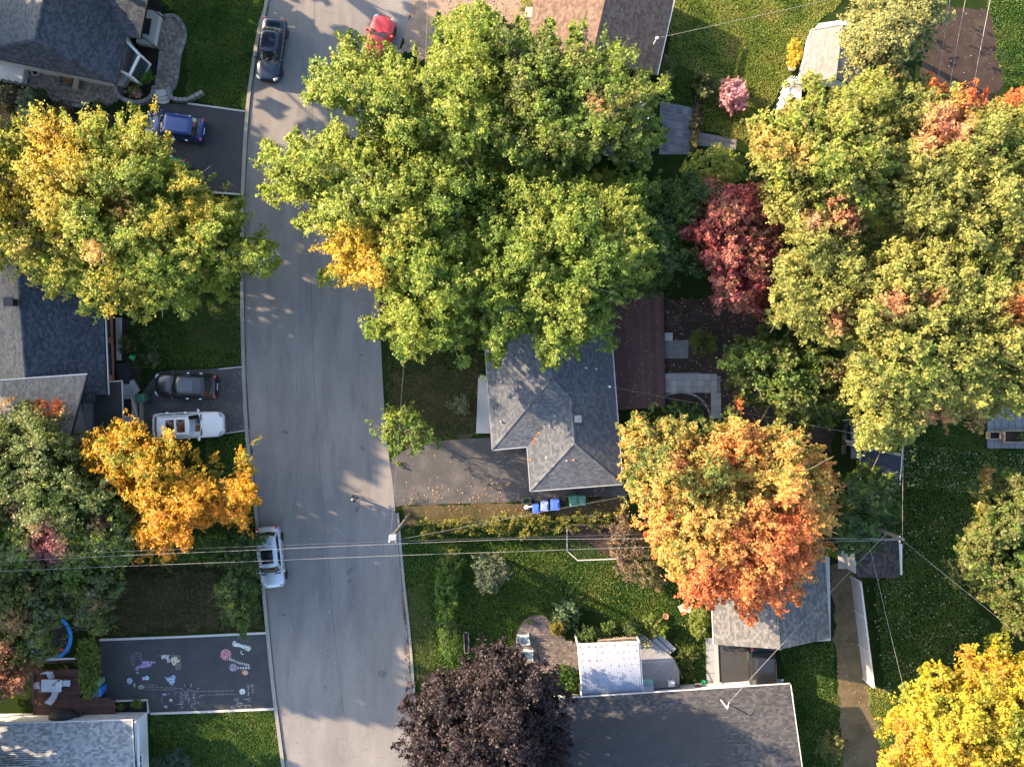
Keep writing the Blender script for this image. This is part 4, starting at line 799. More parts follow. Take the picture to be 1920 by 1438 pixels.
r11 = math.radians(-11)
pt = paver_field('patio', [(55, 128), (225, 160), (240, 172), (226, 186), (200, 203), (186, 188), (165, 193), (150, 198), (105, 188), (90, 170), (54, 160)], .2, r11, .012, PVC)
stones(pt, [(54, 162), (84, 168), (96, 182), (110, 190), (152, 199), (172, 188), (184, 187)], 22, .26, .09, STC)
pt2 = paver_field('front_path', [(300, 32), (320, 30), (338, 40), (347, 60), (346, 80), (338, 95), (333, 120), (326, 165), (316, 186), (296, 186), (295, 170), (302, 95), (294, 92)], .2, r11, .012, PVC)
stones(pt2, [(308, 31), (328, 31), (342, 46), (348, 68), (342, 90), (338, 100), (334, 130), (329, 160), (322, 170)], 34, .26, .1, STC)
stones(pt2, [(298, 96), (302, 100), (296, 150), (291, 175)], 16, .26, .1, STC)
wl = thing('retaining_wall', 'curved low stone retaining wall round the dark mulch bed', 'wall', W(270, 190))
stones(wl, [(221, 166), (224, 180), (238, 190), (258, 195), (276, 192), (289, 182), (293, 165)], 24, .3, .42, STC)
wl = thing('retaining_wall', 'short curved stone retaining wall at the corner of the lawn', 'wall', W(350, 190))
stones(wl, [(320, 168), (322, 184), (336, 190), (355, 190), (372, 182), (383, 176)], 18, .28, .45, STC)
stp = thing('garden_steps', 'rounded stone steps between the two low stone walls', 'steps', W(306, 184))
for k, (y, hh) in enumerate(((178, .36), (184, .24), (190, .12))):
    poly = [W2(306 + 13 * math.cos(a), y + 6 * math.sin(a)) for a in np.linspace(0, math.pi, 9)] + [W2(294, 170), W2(319, 170)][::1]
    MB().prism(poly[:9] + [W2(293, 172), W2(319, 172)][:2], -.02, hh - .003 * k).build('step', CONC, stp)
pt3 = paver_field('round_patio', [(1090, 1205), (1062, 1200), (1035, 1165), (1018, 1153), (1000, 1153), (982, 1162), (970, 1182), (968, 1205), (975, 1235), (1000, 1262), (1060, 1262), (1088, 1258)], .2, 0, .012, [(.12, .10, .095), (.15, .125, .115), (.10, .09, .085), (.135, .11, .10)])
# square slab patio with planters
st = structure('slab_patio', [(1850, 762), (1990, 762), (1990, 842), (1850, 840)], .009, mat('old_slab', (.12, .12, .125)))
for i in range(10):
    for j in range(6):
        if (i in (0, 1, 2, 3) and j == 4 and i > 0): pass
        x = 1851 + 13.2 * i; y = 763 + 13 * j; s = random.uniform(.85, 1.15)
        MB().prism([W2(x, y), W2(x + 12.5, y), W2(x + 12.5, y + 12.3), W2(x, y + 12.3)], .01, .05, col=(.15 * s, .155 * s, .165 * s)).build('slab', PAVER, st)
def planter(label, x0, y0, x1, y1, h, fill):
    r = thing('planter_box', label, 'planter', W((x0 + x1) / 2, (y0 + y1) / 2)); a = W2(x0, y0, h); b = W2(x1, y1, h); m = MB(); t = .06
    for (p, q) in (((a[0], a[1]), (b[0], a[1])), ((b[0], a[1]), (b[0], b[1])), ((b[0], b[1]), (a[0], b[1])), ((a[0], b[1]), (a[0], a[1]))): m.bar((p[0], p[1], h / 2 + .03), (q[0], q[1], h / 2 + .03), t, h)
    m.build('box', WOOD, r); MB().prism([(a[0], a[1]), (b[0], a[1]), (b[0], b[1]), (a[0], b[1])], .05, h - .12).build('soil', fill, r); return r
planter('small wooden planter box on the square slab patio', 1856, 810, 1876, 823, .5, MULCH); planter('long wooden planter box on the square slab patio', 1884, 808, 1960, 829, .5, SOIL)
# L shaped slab path and garden ring
st = structure('slab_path', [(1245, 700), (1305, 698), (1350, 705), (1352, 782), (1335, 782), (1332, 732), (1245, 736)], .010, mat('old_slab', (.12, .12, .125)))
for (x, y, w, hh) in [(1246 + 12.3 * i, 701 + 12 * j, 11.6, 11.4) for i in range(8) for j in range(3)] + [(1333, 737 + 12 * j, 9.5, 11.4) for j in range(4)] + [(1343, 737 + 12 * j, 8.5, 11.4) for j in range(4)]:
    s = random.uniform(.85, 1.15); MB().prism([W2(x, y), W2(x + w, y), W2(x + w, y + hh), W2(x, y + hh)], .011, .05, col=(.25 * s, .245 * s, .235 * s)).build('slab', PAVER, st)
st = structure('slab_pad', [(1244, 638), (1292, 638), (1290, 672), (1246, 672)], .010, mat('old_slab', (.12, .12, .125)))
MB().prism([W2(1246, 624), W2(1261, 624), W2(1261, 639), W2(1246, 639)], .0, .06, col=(.33, .32, .31)).build('slab', PAVER, st)
rg = thing('garden_ring', 'round stone edged garden bed beside the slab path', 'garden bed', W(1276, 775))
stones(rg, [(1222, 770), (1236, 748), (1262, 737), (1290, 737), (1315, 750), (1330, 775), (1330, 800)], 30, .16, .16, STC)
st = structure('slab_walk', [(1322, 1195), (1342, 1195), (1346, 1286), (1324, 1286)], .010, mat('old_slab', (.12, .12, .125)))
for k in range(4): MB().prism([W2(1323 + .6 * k, 1196 + 22 * k), W2(1341 + .6 * k, 1196 + 22 * k), W2(1341.5 + .6 * k, 1217 + 22 * k), W2(1323.5 + .6 * k, 1217 + 22 * k)], .011, .06, col=(.24, .24, .25)).build('slab', PAVER, st)
MB().prism([W2(1338, 1195), W2(1345, 1195), W2(1349, 1288), W2(1342, 1288)], .012, .10, col=(.3, .29, .28)).build('slab', PAVER, st)
st = structure('flagstone_path', [(1304, 247), (1382, 262), (1380, 282), (1302, 272)], .010, mat('old_slab', (.12, .12, .125)))
for i in range(6):
    for j in range(2): x = 1305 + 12.6 * i; y = 249 + 10.5 * j + 2.2 * i; MB().prism([W2(x, y), W2(x + 11.5, y + 2), W2(x + 11.5, y + 11), W2(x, y + 9.5)], .011, .04, col=(.14, .13, .12)).build('slab', PAVER, st)
for i in range(5):
    for j in range(6):
        x = 1241 + 13 * i + random.uniform(-.6, .6); y = 196 + 15 * j + 2.2 * i; s = random.uniform(.7, 1.2)
        MB().prism([W2(x, y), W2(x + 11, y + 1.5), W2(x + 11, y + 13), W2(x, y + 12)], .011, .04, col=(.13 * s, .135 * s, .15 * s)).build('slab', PAVER, st)
tag(MB().ribbon([W(1063, 985), W(1063, 1032), W(1083, 1050), W(1158, 1047)], .08, -.02, h=.12).build('bed_edging', CONC), kind='structure')

# ------------------------------------------------------------------ decks and awning at the bottom house
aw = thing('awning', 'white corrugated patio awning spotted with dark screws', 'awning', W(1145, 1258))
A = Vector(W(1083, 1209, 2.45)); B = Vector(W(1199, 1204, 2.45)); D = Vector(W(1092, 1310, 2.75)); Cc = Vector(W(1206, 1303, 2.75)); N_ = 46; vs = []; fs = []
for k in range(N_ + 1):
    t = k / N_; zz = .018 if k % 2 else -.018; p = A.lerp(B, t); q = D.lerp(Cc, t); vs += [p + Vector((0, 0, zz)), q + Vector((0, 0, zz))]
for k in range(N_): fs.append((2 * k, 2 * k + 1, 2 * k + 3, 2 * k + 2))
sh = MB().add(vs, fs).build('corrugated_sheet', mat('shade_tinted_polycarbonate', (.185, .205, .25), .4, .15, 1.2, 18, extra=[((.11, .11, .11), 2.2, .6, .8)]), aw, smooth=True, angle=20); sh.modifiers.new('solid', 'SOLIDIFY').thickness = .006  # white sheet coloured darker and bluer to stand in for tree shade
m = MB()
for i in range(9):
    for j in range(8):
        t = (i + .35 + (.25 if j % 2 else 0)) / 9; u = (j + .3) / 8; p = A.lerp(B, min(t, .98)).lerp(D.lerp(Cc, min(t, .98)), u)
        if random.random() < .85: m.box((p.x + random.uniform(-.12, .12), p.y + random.uniform(-.05, .05), p.z + .03), (.04, random.uniform(.02, .06), .03))
m.build('screws', BLACKM, aw, kind='stuff')
m = MB()
for p in (A, B, D, Cc): m.box((p.x, p.y, p.z / 2 - .03), (.09, .09, p.z))
m.bar(A + Vector((0, .03, -.09)), B + Vector((0, .03, -.09)), .08, .12); m.bar(A + Vector((0, 0, -.08)), D + Vector((0, 0, -.08)), .06, .1); m.bar(B + Vector((0, 0, -.08)), Cc + Vector((0, 0, -.08)), .06, .1); m.build('frame', WHITE, aw)
dk = thing('deck', 'grey angular board deck beside the white corrugated awning', 'deck', W(1235, 1250))
DP = [(1190, 1196), (1207, 1190), (1264, 1235), (1274, 1256), (1274, 1288), (1120, 1296), (1095, 1296), (1093, 1215)]
MB().prism(WP(DP, .5), -.02, .46).build('deck_frame', mat('grey_frame', (.12, .12, .12), .8), dk)
PW = WP(DP, .5); d1 = Vector((1, 1)).normalized(); nrm = Vector((-d1.y, d1.x)); cen = Vector((sum(p[0] for p in PW) / len(PW), sum(p[1] for p in PW) / len(PW)))
hull = [p for p in PW]
for k in range(-34, 35):
    o0 = k * .15; a = cen + nrm * o0 - d1 * 9; b = cen + nrm * o0 + d1 * 9; c = b + nrm * .138; e_ = a + nrm * .138; poly = [tuple(a), tuple(b), tuple(c), tuple(e_)]
    ar = sum(hull[i][0] * hull[(i + 1) % len(hull)][1] - hull[(i + 1) % len(hull)][0] * hull[i][1] for i in range(len(hull))); hh = hull if ar > 0 else hull[::-1]
    for i in range(len(hh)):
        poly = clip_half(poly, hh[i], hh[(i + 1) % len(hh)])
        if len(poly) < 3: break
    if len(poly) >= 3: s = random.uniform(.85, 1.15); MB().prism(poly, .462, .50, col=(s, s, s)).build('plank', GREYWOOD, dk)
for k, (off, zz) in enumerate(((0, .32), (9, .16))):
    MB().prism([W2(1221 + off, 1197 - off * .6), W2(1228 + off, 1192 - off * .6), W2(1258 + off, 1220 - off * .6), W2(1252 + off, 1227 - off * .6)], -.02, zz, col=(1.1, 1.1, 1.1)).build('step', GREYWOOD, dk)
m = MB(); m.bar(W(1121, 1200, 1.4), W(1191, 1195, 1.4), .08, .06); m.bar(W(1121, 1200, .62), W(1191, 1195, .62), .06, .05)
for k in range(22): p = Vector(W(1121, 1200, 1)).lerp(Vector(W(1191, 1195, 1)), k / 21); m.box((p.x, p.y, .98), (.06, .035, .85))
m.build('railing', WOOD, dk)
m = MB(); m.bar(W(1264, 1235, 1.3), W(1274, 1256, 1.3), .05, .05); m.bar(W(1274, 1256, 1.3), W(1274, 1288, 1.3), .05, .05)
for (x, y) in ((1264, 1235), (1274, 1256), (1274, 1288)): c = W(x, y, .9); m.box((c[0], c[1], .9), (.06, .06, .85))
m.build('railing', BLACKM, dk)
# red brown deck by the trampoline
dk = thing('deck', 'red brown board deck with white table beside the clipped hedge', 'deck', W(120, 1290))
DP = [(72, 1257), (150, 1254), (150, 1312), (200, 1304), (216, 1313), (216, 1342), (66, 1345)]
MB().prism(WP(DP), -.02, .33).build('deck_frame', MATS['deck_frame_wood'], dk)
y = 1255.
while y < 1342:
    x1 = 150 if y < 1304 else min(216, 200 + (y - 1304) * 1.8); s = random.uniform(.8, 1.25)
    MB().prism([W2(69, y, .37), W2(x1, y - .3, .37), W2(x1, y + 3.2, .37), W2(69, y + 3.5, .37)], .332, .37, col=(s, s, s)).build('plank', REDWOOD, dk); y += 3.75
m = MB(); Q = [(92, 1248), (145, 1246)]; m.bar(W(88, 1236, 1.4), W(146, 1234, 1.4), .12, .05); m.build('rail_cap', mat('pale_rail', (.4, .38, .36), .8), dk)
lt = MB(); a = Vector(W(90, 1240, .9)); b = Vector(W(146, 1238, .9))
for k in range(22):
    p = a.lerp(b, k / 22); q = a.lerp(b, (k + 1.4) / 22); lt.bar((p.x, p.y, .4), (q.x, q.y + .02, 1.36), .02, .03); lt.bar((p.x, p.y + .03, 1.36), (q.x, q.y + .05, .4), .02, .03)
lt.build('lattice', mat('lattice_wood', (.09, .045, .035), .8), dk)
m = MB(); m.bar(W(60, 1260, 1.4), W(62, 1322, 1.4), .09, .06); m.bar(W(62, 1260, .6), W(64, 1322, .6), .06, .05)
for k in range(14): p = Vector(W(61, 1260, 1)).lerp(Vector(W(63, 1322, 1)), k / 13); m.box((p.x, p.y, .95), (.03, .07, .9))
m.build('railing', mat('stained_rail', (.12, .06, .045), .7), dk)
MB().prism([W2(217, 1312), W2(278, 1311), W2(280, 1336), W2(217, 1338)], .0, .02).build('planting_bed', MULCH, drive3)
edging([(217, 1313), (277, 1311), (279, 1336)], .12, .12)
# ------------------------------------------------------------------ shrubs, hedges, flowers
shrub('round bright green shrub in the dark mulch bed by the bay window', 271, 147, 17, .9, [(.06, .14, .012), (.08, .17, .015)], flat=False, gaps=.1, bump=.15, leaf=.08, dens=4)
shrub('pink flowered hydrangea at the end of the dark mulch bed', 252, 172, 13, .7, [(.09, .12, .04), (.16, .15, .05)], spots=[(258, 178, 8, (.38, .18, .17), .7), (246, 165, 6, (.3, .2, .15), .5)])
shrub('bluish green pine shrub below the white side deck', 52, 195, 27, 2.0, [SAGE, (.075, .11, .05), (.055, .085, .04)], sy=1.2, leaf=.13, m=NEEDLE, dens=2)
shrub('dark green shrub wedged beside the pine shrub and patio', 76, 174, 14, 1.2, [DGRN, (.045, .07, .015)])
shrub('greyish low shrub in the shade next to the side deck', 10, 180, 24, 1.0, [(.06, .065, .045), (.05, .06, .035)])
shrub('small gold tinged shrub beneath the bluish pine shrub', 13, 205, 10, .8, [(.14, .11, .03), (.1, .09, .03)])
shrub('mid green shrub at the foot of the yellow green maple', 20, 250, 30, 1.8, [GRN, DGRN, OLIVE], sy=.9)
shrub('brown leaved low shrub along the stone patio edge', 118, 203, 16, .7, [BRN, (.09, .06, .03), OLIVE])
shrub('green fern like plant in the notch of the patio', 185, 200, 10, .6, [GRN, (.06, .1, .03)])
shrub('fresh green globe shrub on the lawn by the black porch railing', 312, 4, 11, .7, [(.06, .14, .015), (.08, .16, .02)], leaf=.08, dens=4)
shrub('pale feathery shrub on the lawn side of the brick house', 275, 627, 17, 1.1, [SAGE, (.12, .135, .05), DGRN], dens=2)
shrub('olive leafy shrub touching the brick house ledge', 240, 646, 18, 1.1, [(.09, .095, .03), OLIVE, DGRN])
shrub('pale variegated shrub nearest the black suv', 284, 667, 19, 1.1, [(.15, .165, .06), SAGE, DGRN], dens=2.2)
shrub('grey green round shrub beside the long concrete step', 863, 760, 24, 1.3, [SAGE, (.12, .14, .06), (.085, .11, .05)])
shrub('olive brown shrub among leaves behind the board deck', 1318, 642, 27, 1.3, [OLIVE, (.11, .095, .03), GRN])
shrub('leafy green plants filling the round garden ring', 1274, 780, 42, 1.4, [DGRN, GRN, (.06, .1, .03)], sy=.85, dens=1.6, leaf=.15)
shrub('grey green lilac bush on the lawn by the long hedge', 920, 1072, 40, 2.6, [SAGE, (.085, .105, .06), (.12, .135, .07)], dens=1.8, leaf=.13, bump=.6, spread=.17, spots=[(925, 1035, 20, (.2, .18, .04), .5)])
shrub('long leafy hedge running beside the kerb lawn', 838, 1140, 0, 1.7, [(.055, .11, .014), (.075, .14, .018), DGRN], poly=[(816, 1060), (838, 1020), (858, 1028), (872, 1052), (862, 1100), (858, 1160), (862, 1225), (842, 1246), (824, 1228), (816, 1150), (812, 1095)], name='hedge', cat='hedge', leaf=.12, dens=1.8, spots=[(848, 1040, 22, (.14, .13, .03), .6)])
shrub('loose yellow green hedge between the driveway bins and lawn', 960, 982, 0, 1.2, [(.10, .11, .02), (.20, .19, .025), (.06, .08, .02), (.26, .2, .05)], poly=[(752, 988), (800, 975), (900, 968), (1000, 964), (1090, 962), (1172, 952), (1180, 985), (1120, 992), (1090, 985), (1055, 1002), (985, 1004), (900, 998), (850, 1004), (790, 1006)], name='hedge', cat='hedge', leaf=.12, dens=1.6, rag=.8, gaps=.5)
shrub('brown and olive bush beside the edged soil bed', 1190, 1035, 0, 2.6, [BRN, (.16, .11, .06), OLIVE, (.1, .08, .04)], poly=[(1138, 985), (1170, 960), (1205, 985), (1218, 1010), (1240, 1060), (1252, 1112), (1205, 1104), (1160, 1082), (1142, 1040)], leaf=.13, dens=1.8, bump=.6, spread=.17)
shrub('large leaved blue green hosta shrub by the round patio', 1064, 1155, 31, 1.1, [(.055, .10, .045), (.08, .13, .06), (.045, .08, .03)], leaf=.17, dens=1.6)
for i, (x, y, r, c, lb) in enumerate([(1103, 1188, 19, [GRN, DGRN], 'dark leafy shrub between the hosta and the deck railing'), (1140, 1180, 20, [DGRN, GRN], 'deep green shrub behind the slatted deck railing'), (1182, 1178, 21, [(.06, .11, .02), GRN, DGRN], 'bushy green shrub at the corner of the grey deck'), (1222, 1172, 20, [GRN, (.11, .13, .03), DGRN], 'spotted green shrub above the grey deck steps'), (1243, 1178, 13, [LIME, GRN], 'lime green shrub at the end of the garden row')]):
    shrub(lb, x, y, r, 1.0, c, spots=[(x, y, 8, (.25, .22, .08), .35)], group='shrubs in the garden row')
shrub('ornamental yellow grass tuft at the round patio edge', 1045, 1178, 13, .6, [(.14, .13, .02), (.2, .16, .02)], leaf=.16, nl=14)
shrub('green shrub in the corner between awning and purple maple', 1062, 1275, 24, 1.1, [(.05, .11, .015), (.065, .13, .02)], sy=1.3)
shrub('yellow green leafy plants against the garage walkway', 1312, 1165, 22, 1.4, [LIME, (.13, .15, .03), GRN], sy=1.5, spots=[(1318, 1180, 8, (.35, .33, .22), .5)])
shrub('low green ground plants along the angled grey deck', 1290, 1245, 20, .35, [(.05, .085, .012), (.08, .1, .02), DGRN], sy=1.8, flat=True, rag=.8)
shrub('olive yellow bush on the lawn beside the straw path', 1558, 1400, 31, 1.8, [OLIVE, (.14, .13, .03), DGRN, GRN], sy=1.15, dens=2)
shrub('dark bluish bush below the white bungalow windows', 322, 1428, 40, 1.3, [(.045, .075, .045), (.06, .09, .055), DGRN], sy=.6)
shrub('small dull green shrub in the edged bed by the bungalow', 226, 1325, 6, .4, [DGRN, GRN], dens=5)
shrub('small golden green shrub in the edged bed by the bungalow', 257, 1323, 10, .5, [(.1, .11, .02), GRN], dens=5)
shrub('leafy bush hugging the brown house gutter', 1250, 128, 18, 1.6, [GRN, OLIVE, DGRN], sy=1.5, spots=[(1262, 112, 6, (.5, .42, .3), .5)])
shrub('spiky green yucca clump on the shaded lawn', 1319, 160, 23, .8, [(.06, .085, .02), (.1, .11, .03)], leaf=.3, nl=10, dens=1.5)
shrub('pink blooming hydrangea standing alone on the lawn', 1375, 180, 31, 1.4, [(.05, .07, .02), (.42, .17, .20), (.50, .28, .28), (.30, .10, .13)], sy=1.15, spots=[(1380, 170, 22, (.55, .33, .34), .6), (1370, 200, 20, DGRN, .4)], leaf=.14)
shrub('golden yellow shrub along the lit wall of the white shed', 1490, 100, 17, 1.0, [(.32, .26, .02), (.40, .30, .03), (.38, .2, .02)], sy=1.7)
shrub('low leafy border plants dividing lawn and old slabs', 1309, 230, 12, .5, [DGRN, BRN, OLIVE], poly=[(1302, 185), (1316, 190), (1312, 240), (1306, 288), (1296, 290), (1298, 240)], dens=2)
shrub('yellow green bush in front of the flagstone path', 1338, 308, 0, 3.0, [(.13, .14, .02), LIME2, GRN], poly=[(1268, 318), (1290, 290), (1312, 278), (1345, 266), (1380, 282), (1402, 320), (1380, 345), (1330, 350), (1285, 340)], dens=1.5, leaf=.14, bump=.6, spread=.17)
shrub('rusty orange and green bush by the lawn corner', 1425, 255, 22, 2.6, [OLIVE, (.36, .2, .05), (.25, .17, .05)], sy=1.6, dens=1.6, leaf=.14)
shrub('green weedy plants by the brown house corner', 988, 14, 13, .8, [LIME, OLIVE, (.3, .2, .05)], sy=1.3)
shrub('dark green shrub in the gap beside the board deck steps', 1225, 530, 18, 1.4, [DGRN, (.045, .075, .025)])
shrub('green leafy weeds in the long wooden planter', 1925, 818, 20, .9, [GRN, DGRN], sy=.5)
shrub('small weed tuft growing at the driveway corner kerb', 748, 870, 4, .25, [GRN, OLIVE], dens=5)
# clipped cedar hedge
hp = [(146, 1200), (158, 1194), (176, 1195), (186, 1204), (190, 1240), (186, 1285), (182, 1306), (168, 1312), (152, 1309), (147, 1280), (143, 1240)]
shrub('clipped cedar hedge block between deck and chalked driveway', 166, 1250, 0, 1.95, [(.070, .100, .010), (.090, .120, .013), (.055, .085, .010)], poly=hp, name='hedge', cat='hedge', flat=True, leaf=.10, dens=3.6, rag=.1, gaps=.02, nl=34, spread=.10, m=NEEDLE)

# ------------------------------------------------------------------ fallen leaves
def litter(name, polypx, n, cols, z=.03, size=.11, seed=0, zf=None):
    rng = np.random.default_rng(seed); poly = np.asarray(polypx, float); lo, hi = poly.min(0), poly.max(0); P = rng.uniform(lo, hi, (n * 4, 2)); P = P[inside(P, poly)][:n]
    w = fbm(P / 60., seed, 2); P = P[rng.random(len(P)) < .55 + .5 * w]; m = len(P); zz = np.full(m, z) if zf is None else zf(P)
    f = (H - zz) / H / S; C = np.stack([(P[:, 0] - 960) * f, (719 - P[:, 1]) * f, zz + rng.uniform(0, .02, m)], 1)
    Nn = np.array([0, 0, 1.]) + rng.normal(size=(m, 3)) * .25; col = pal_pick(cols, rng.random(m)) * rng.uniform(.7, 1.3, (m, 1))
    return leaves_mesh(name, C, Nn, size * rng.uniform(.6, 1.3, m), col, None, LITTER, rng, kind='stuff')
PALE = [(.40, .37, .30), (.28, .24, .16), (.42, .34, .19)]; AUT = [(.25, .12, .05), (.32, .18, .07), (.20, .08, .04), (.36, .25, .1)]
litter('fallen_leaves', [(1690, 830), (1850, 850), (1920, 850), (1920, 920), (1820, 925), (1690, 910)], 900, PALE, seed=1, size=.12)
litter('fallen_leaves', [(1690, 950), (1830, 960), (1800, 1100), (1900, 1220), (1790, 1260), (1660, 1300), (1630, 1090)], 1300, PALE, seed=2, size=.11)
litter('fallen_leaves', [(1500, 1220), (1570, 1210), (1585, 1438), (1510, 1438)], 350, PALE, seed=3, size=.07)
litter('fallen_leaves', [(1240, 550), (1340, 560), (1440, 620), (1540, 760), (1560, 900), (1480, 800), (1360, 800), (1245, 690)], 900, AUT, seed=4, size=.12)
litter('fallen_leaves', [(1060, 1040), (1250, 1090), (1330, 1130), (1320, 1200), (1180, 1150), (1000, 1090)], 170, [(.45, .25, .08), (.4, .3, .1), (.35, .14, .05)], seed=5, size=.1)
litter('fallen_leaves', [(745, 990), (753, 990), (775, 1280), (784, 1438), (774, 1438), (762, 1280)], 900, [(.16, .07, .04), (.2, .1, .05), (.1, .05, .03)], z=.03, seed=6, size=.11)
litter('fallen_leaves', [(462, 560), (470, 560), (500, 1000), (545, 1438), (536, 1438), (492, 1000)], 420, [(.16, .09, .05), (.22, .14, .07), (.1, .06, .04)], z=.03, seed=27, size=.09)
litter('fallen_leaves', [(459, 330), (468, 330), (468, 520), (461, 520)], 260, [(.16, .09, .05), (.1, .06, .04)], z=.03, seed=7, size=.1)
litter('fallen_leaves', [(757, 905), (1000, 905), (1160, 915), (1160, 965), (757, 970)], 750, AUT, seed=8, size=.11)
litter('fallen_leaves', [(1140, 560), (1240, 560), (1245, 765), (1150, 765)], 260, [(.22, .12, .08), (.28, .2, .14), (.3, .13, .06)], z=.42, seed=9, size=.1)
litter('fallen_leaves', [(300, 700), (460, 690), (468, 810), (430, 815), (300, 700)], 120, PALE, seed=10, size=.07)
litter('fallen_leaves', [(520, 1000), (760, 1000), (780, 1438), (540, 1438)], 330, [(.05, .045, .04), (.3, .25, .18), (.09, .06, .04)], z=.025, seed=11, size=.09)
litter('fallen_leaves', [(480, 0), (760, 0), (700, 900), (480, 900)], 160, [(.3, .28, .25), (.08, .07, .05)], z=.025, seed=12, size=.06)
litter('fallen_leaves', [(755, 850), (985, 850), (985, 940), (757, 940)], 130, [(.4, .22, .12), (.4, .3, .18)], z=.03, seed=13, size=.09)
litter('fallen_leaves', [(240, 560), (450, 560), (455, 690), (250, 690)], 60, PALE, seed=14, size=.07)
litter('fallen_leaves', [(300, 0), (500, 0), (470, 205), (330, 190)], 50, PALE, seed=15, size=.06)
litter('fallen_leaves', [(280, 1340), (520, 1330), (535, 1438), (280, 1438)], 80, PALE, seed=16, size=.07)
litter('fallen_leaves', [(860, 1060), (1000, 1080), (1180, 1180), (1300, 1200), (1310, 1280), (1240, 1200), (950, 1150), (880, 1200)], 120, [(.3, .2, .08), (.35, .3, .15)], seed=17, size=.08)
litter('fallen_leaves', [(780, -10), (1000, -10), (960, 130), (760, 100)], 700, [(.3, .2, .14), (.22, .13, .09), (.36, .26, .2)], seed=18, size=.13)
litter('fallen_leaves', [(1740, 20), (1880, 20), (1880, 190), (1740, 190)], 90, [(.3, .25, .22), (.2, .12, .09)], seed=19, size=.09)
litter('fallen_leaves', [(1560, 1070), (1625, 1070), (1655, 1438), (1590, 1438)], 500, [(.2, .16, .1), (.13, .1, .06), (.26, .22, .14)], seed=20, size=.09)
# leaves caught in the roof valley of the hip roofed house
for k, (x, y, z, c) in enumerate([(1000, 827, 2.98, REDO), (1003, 822, 3.02, ORG), (1006, 815, 3.1, (.3, .1, .06)), (1010, 811, 3.15, ORG), (1020, 800, 3.3, (.3, .2, .15)), (1040, 780, 3.6, (.35, .3, .25)), (997, 831, 2.93, PINK), (1075, 862, 3.6, PINK), (994, 862, 2.9, ORG), (1062, 863, 3.55, (.4, .35, .28)), (1024, 858, 3.3, (.4, .38, .35)), (1110, 880, 3.15, (.4, .38, .35)), (1099, 690, 3.66, (.4, .38, .35)), (1118, 692, 3.4, (.4, .38, .35))]):
    c0 = W(x, y, z); rng = np.random.default_rng(k)
    lv = leaves_mesh('fallen_leaf', np.array([[c0[0], c0[1], c0[2] + .04]]), np.array([[.1, .1, 1.]]), np.array([.22]), np.array([c]), None, LITTER, rng, kind='stuff')

# grass blades where the lawns show close (clumps too many to count)
def turf(polypx, n, cols, seed, hgt=.09):
    rng = np.random.default_rng(seed); poly = np.asarray(ragged(polypx, 4., 4.), float); lo, hi = poly.min(0), poly.max(0); P = rng.uniform(lo, hi, (int(n * 2.2), 2)); P = P[inside(P, poly)][:n]; m = len(P)
    C = np.stack([(P[:, 0] - 960) / S, (719 - P[:, 1]) / S, rng.uniform(.02, hgt * .6, m)], 1); x = .5 + .45 * fbm(P / 90., seed, 3) + rng.normal(size=m) * .15
    Nn = rng.normal(size=(m, 3)) * np.array([1, 1, .3]) + np.array([0, 0, .9]); col = pal_pick(cols, x) * rng.uniform(.7, 1.3, (m, 1))
    o = leaves_mesh('grass', C, Nn, hgt * rng.uniform(.8, 1.6, m), col, None, LEAF, rng, aspect=.55, kind='stuff'); tag(o, 'short lawn grass', 'grass'); return o
GB = [(.052, .118, .017), (.082, .155, .025), (.140, .185, .036)]; GD = [(.10, .165, .024), (.22, .28, .048), (.34, .31, .085)]
for i, (pl, n, c) in enumerate([([(300, -5), (505, -5), (488, 60), (462, 205), (390, 195), (350, 180), (350, 60)], 26000, GB), ([(230, 560), (455, 545), (460, 686), (300, 692), (250, 690)], 22000, GB), ([(215, 1060), (480, 1050), (496, 1180), (195, 1192)], 20000, [(.05, .06, .016), (.085, .075, .03), (.12, .095, .04)]),
    ([(284, 1342), (520, 1330), (536, 1440), (290, 1440)], 16000, GB), ([(748, 1005), (1060, 1000), (1250, 1090), (1330, 1130), (1325, 1280), (1280, 1280), (1262, 1190), (1060, 1130), (960, 1160), (970, 1240), (770, 1270)], 52000, GB),
    ([(1262, 0), (1580, 0), (1520, 60), (1480, 150), (1440, 210), (1390, 262), (1310, 245), (1325, 140), (1250, 120)], 40000, GD), ([(1690, 830), (1920, 845), (1920, 900), (1820, 1000), (1790, 1090), (1900, 1220), (1780, 1240), (1660, 1330), (1640, 1090), (1690, 1080)], 42000, GB),
    ([(1460, 1220), (1560, 1200), (1580, 1440), (1505, 1440)], 12000, GB), ([(724, 560), (900, 560), (905, 812), (800, 822), (748, 840), (728, 790)], 24000, [(.06, .085, .016), (.10, .11, .03), (.14, .125, .05)]), ([(385, 820), (466, 812), (486, 985), (400, 985)], 9000, GB), ([(1692, 775), (1848, 765), (1848, 850), (1692, 840)], 8000, GB), ([(1625, 1290), (1690, 1290), (1700, 1440), (1655, 1440)], 6000, GD), ([(1255, 100), (1300, 110), (1296, 200), (1250, 190)], 3000, GB), ([(1850, 0), (1925, 0), (1925, 170), (1880, 160)], 6000, GB)]):
    turf(pl, n, c, 300 + i)
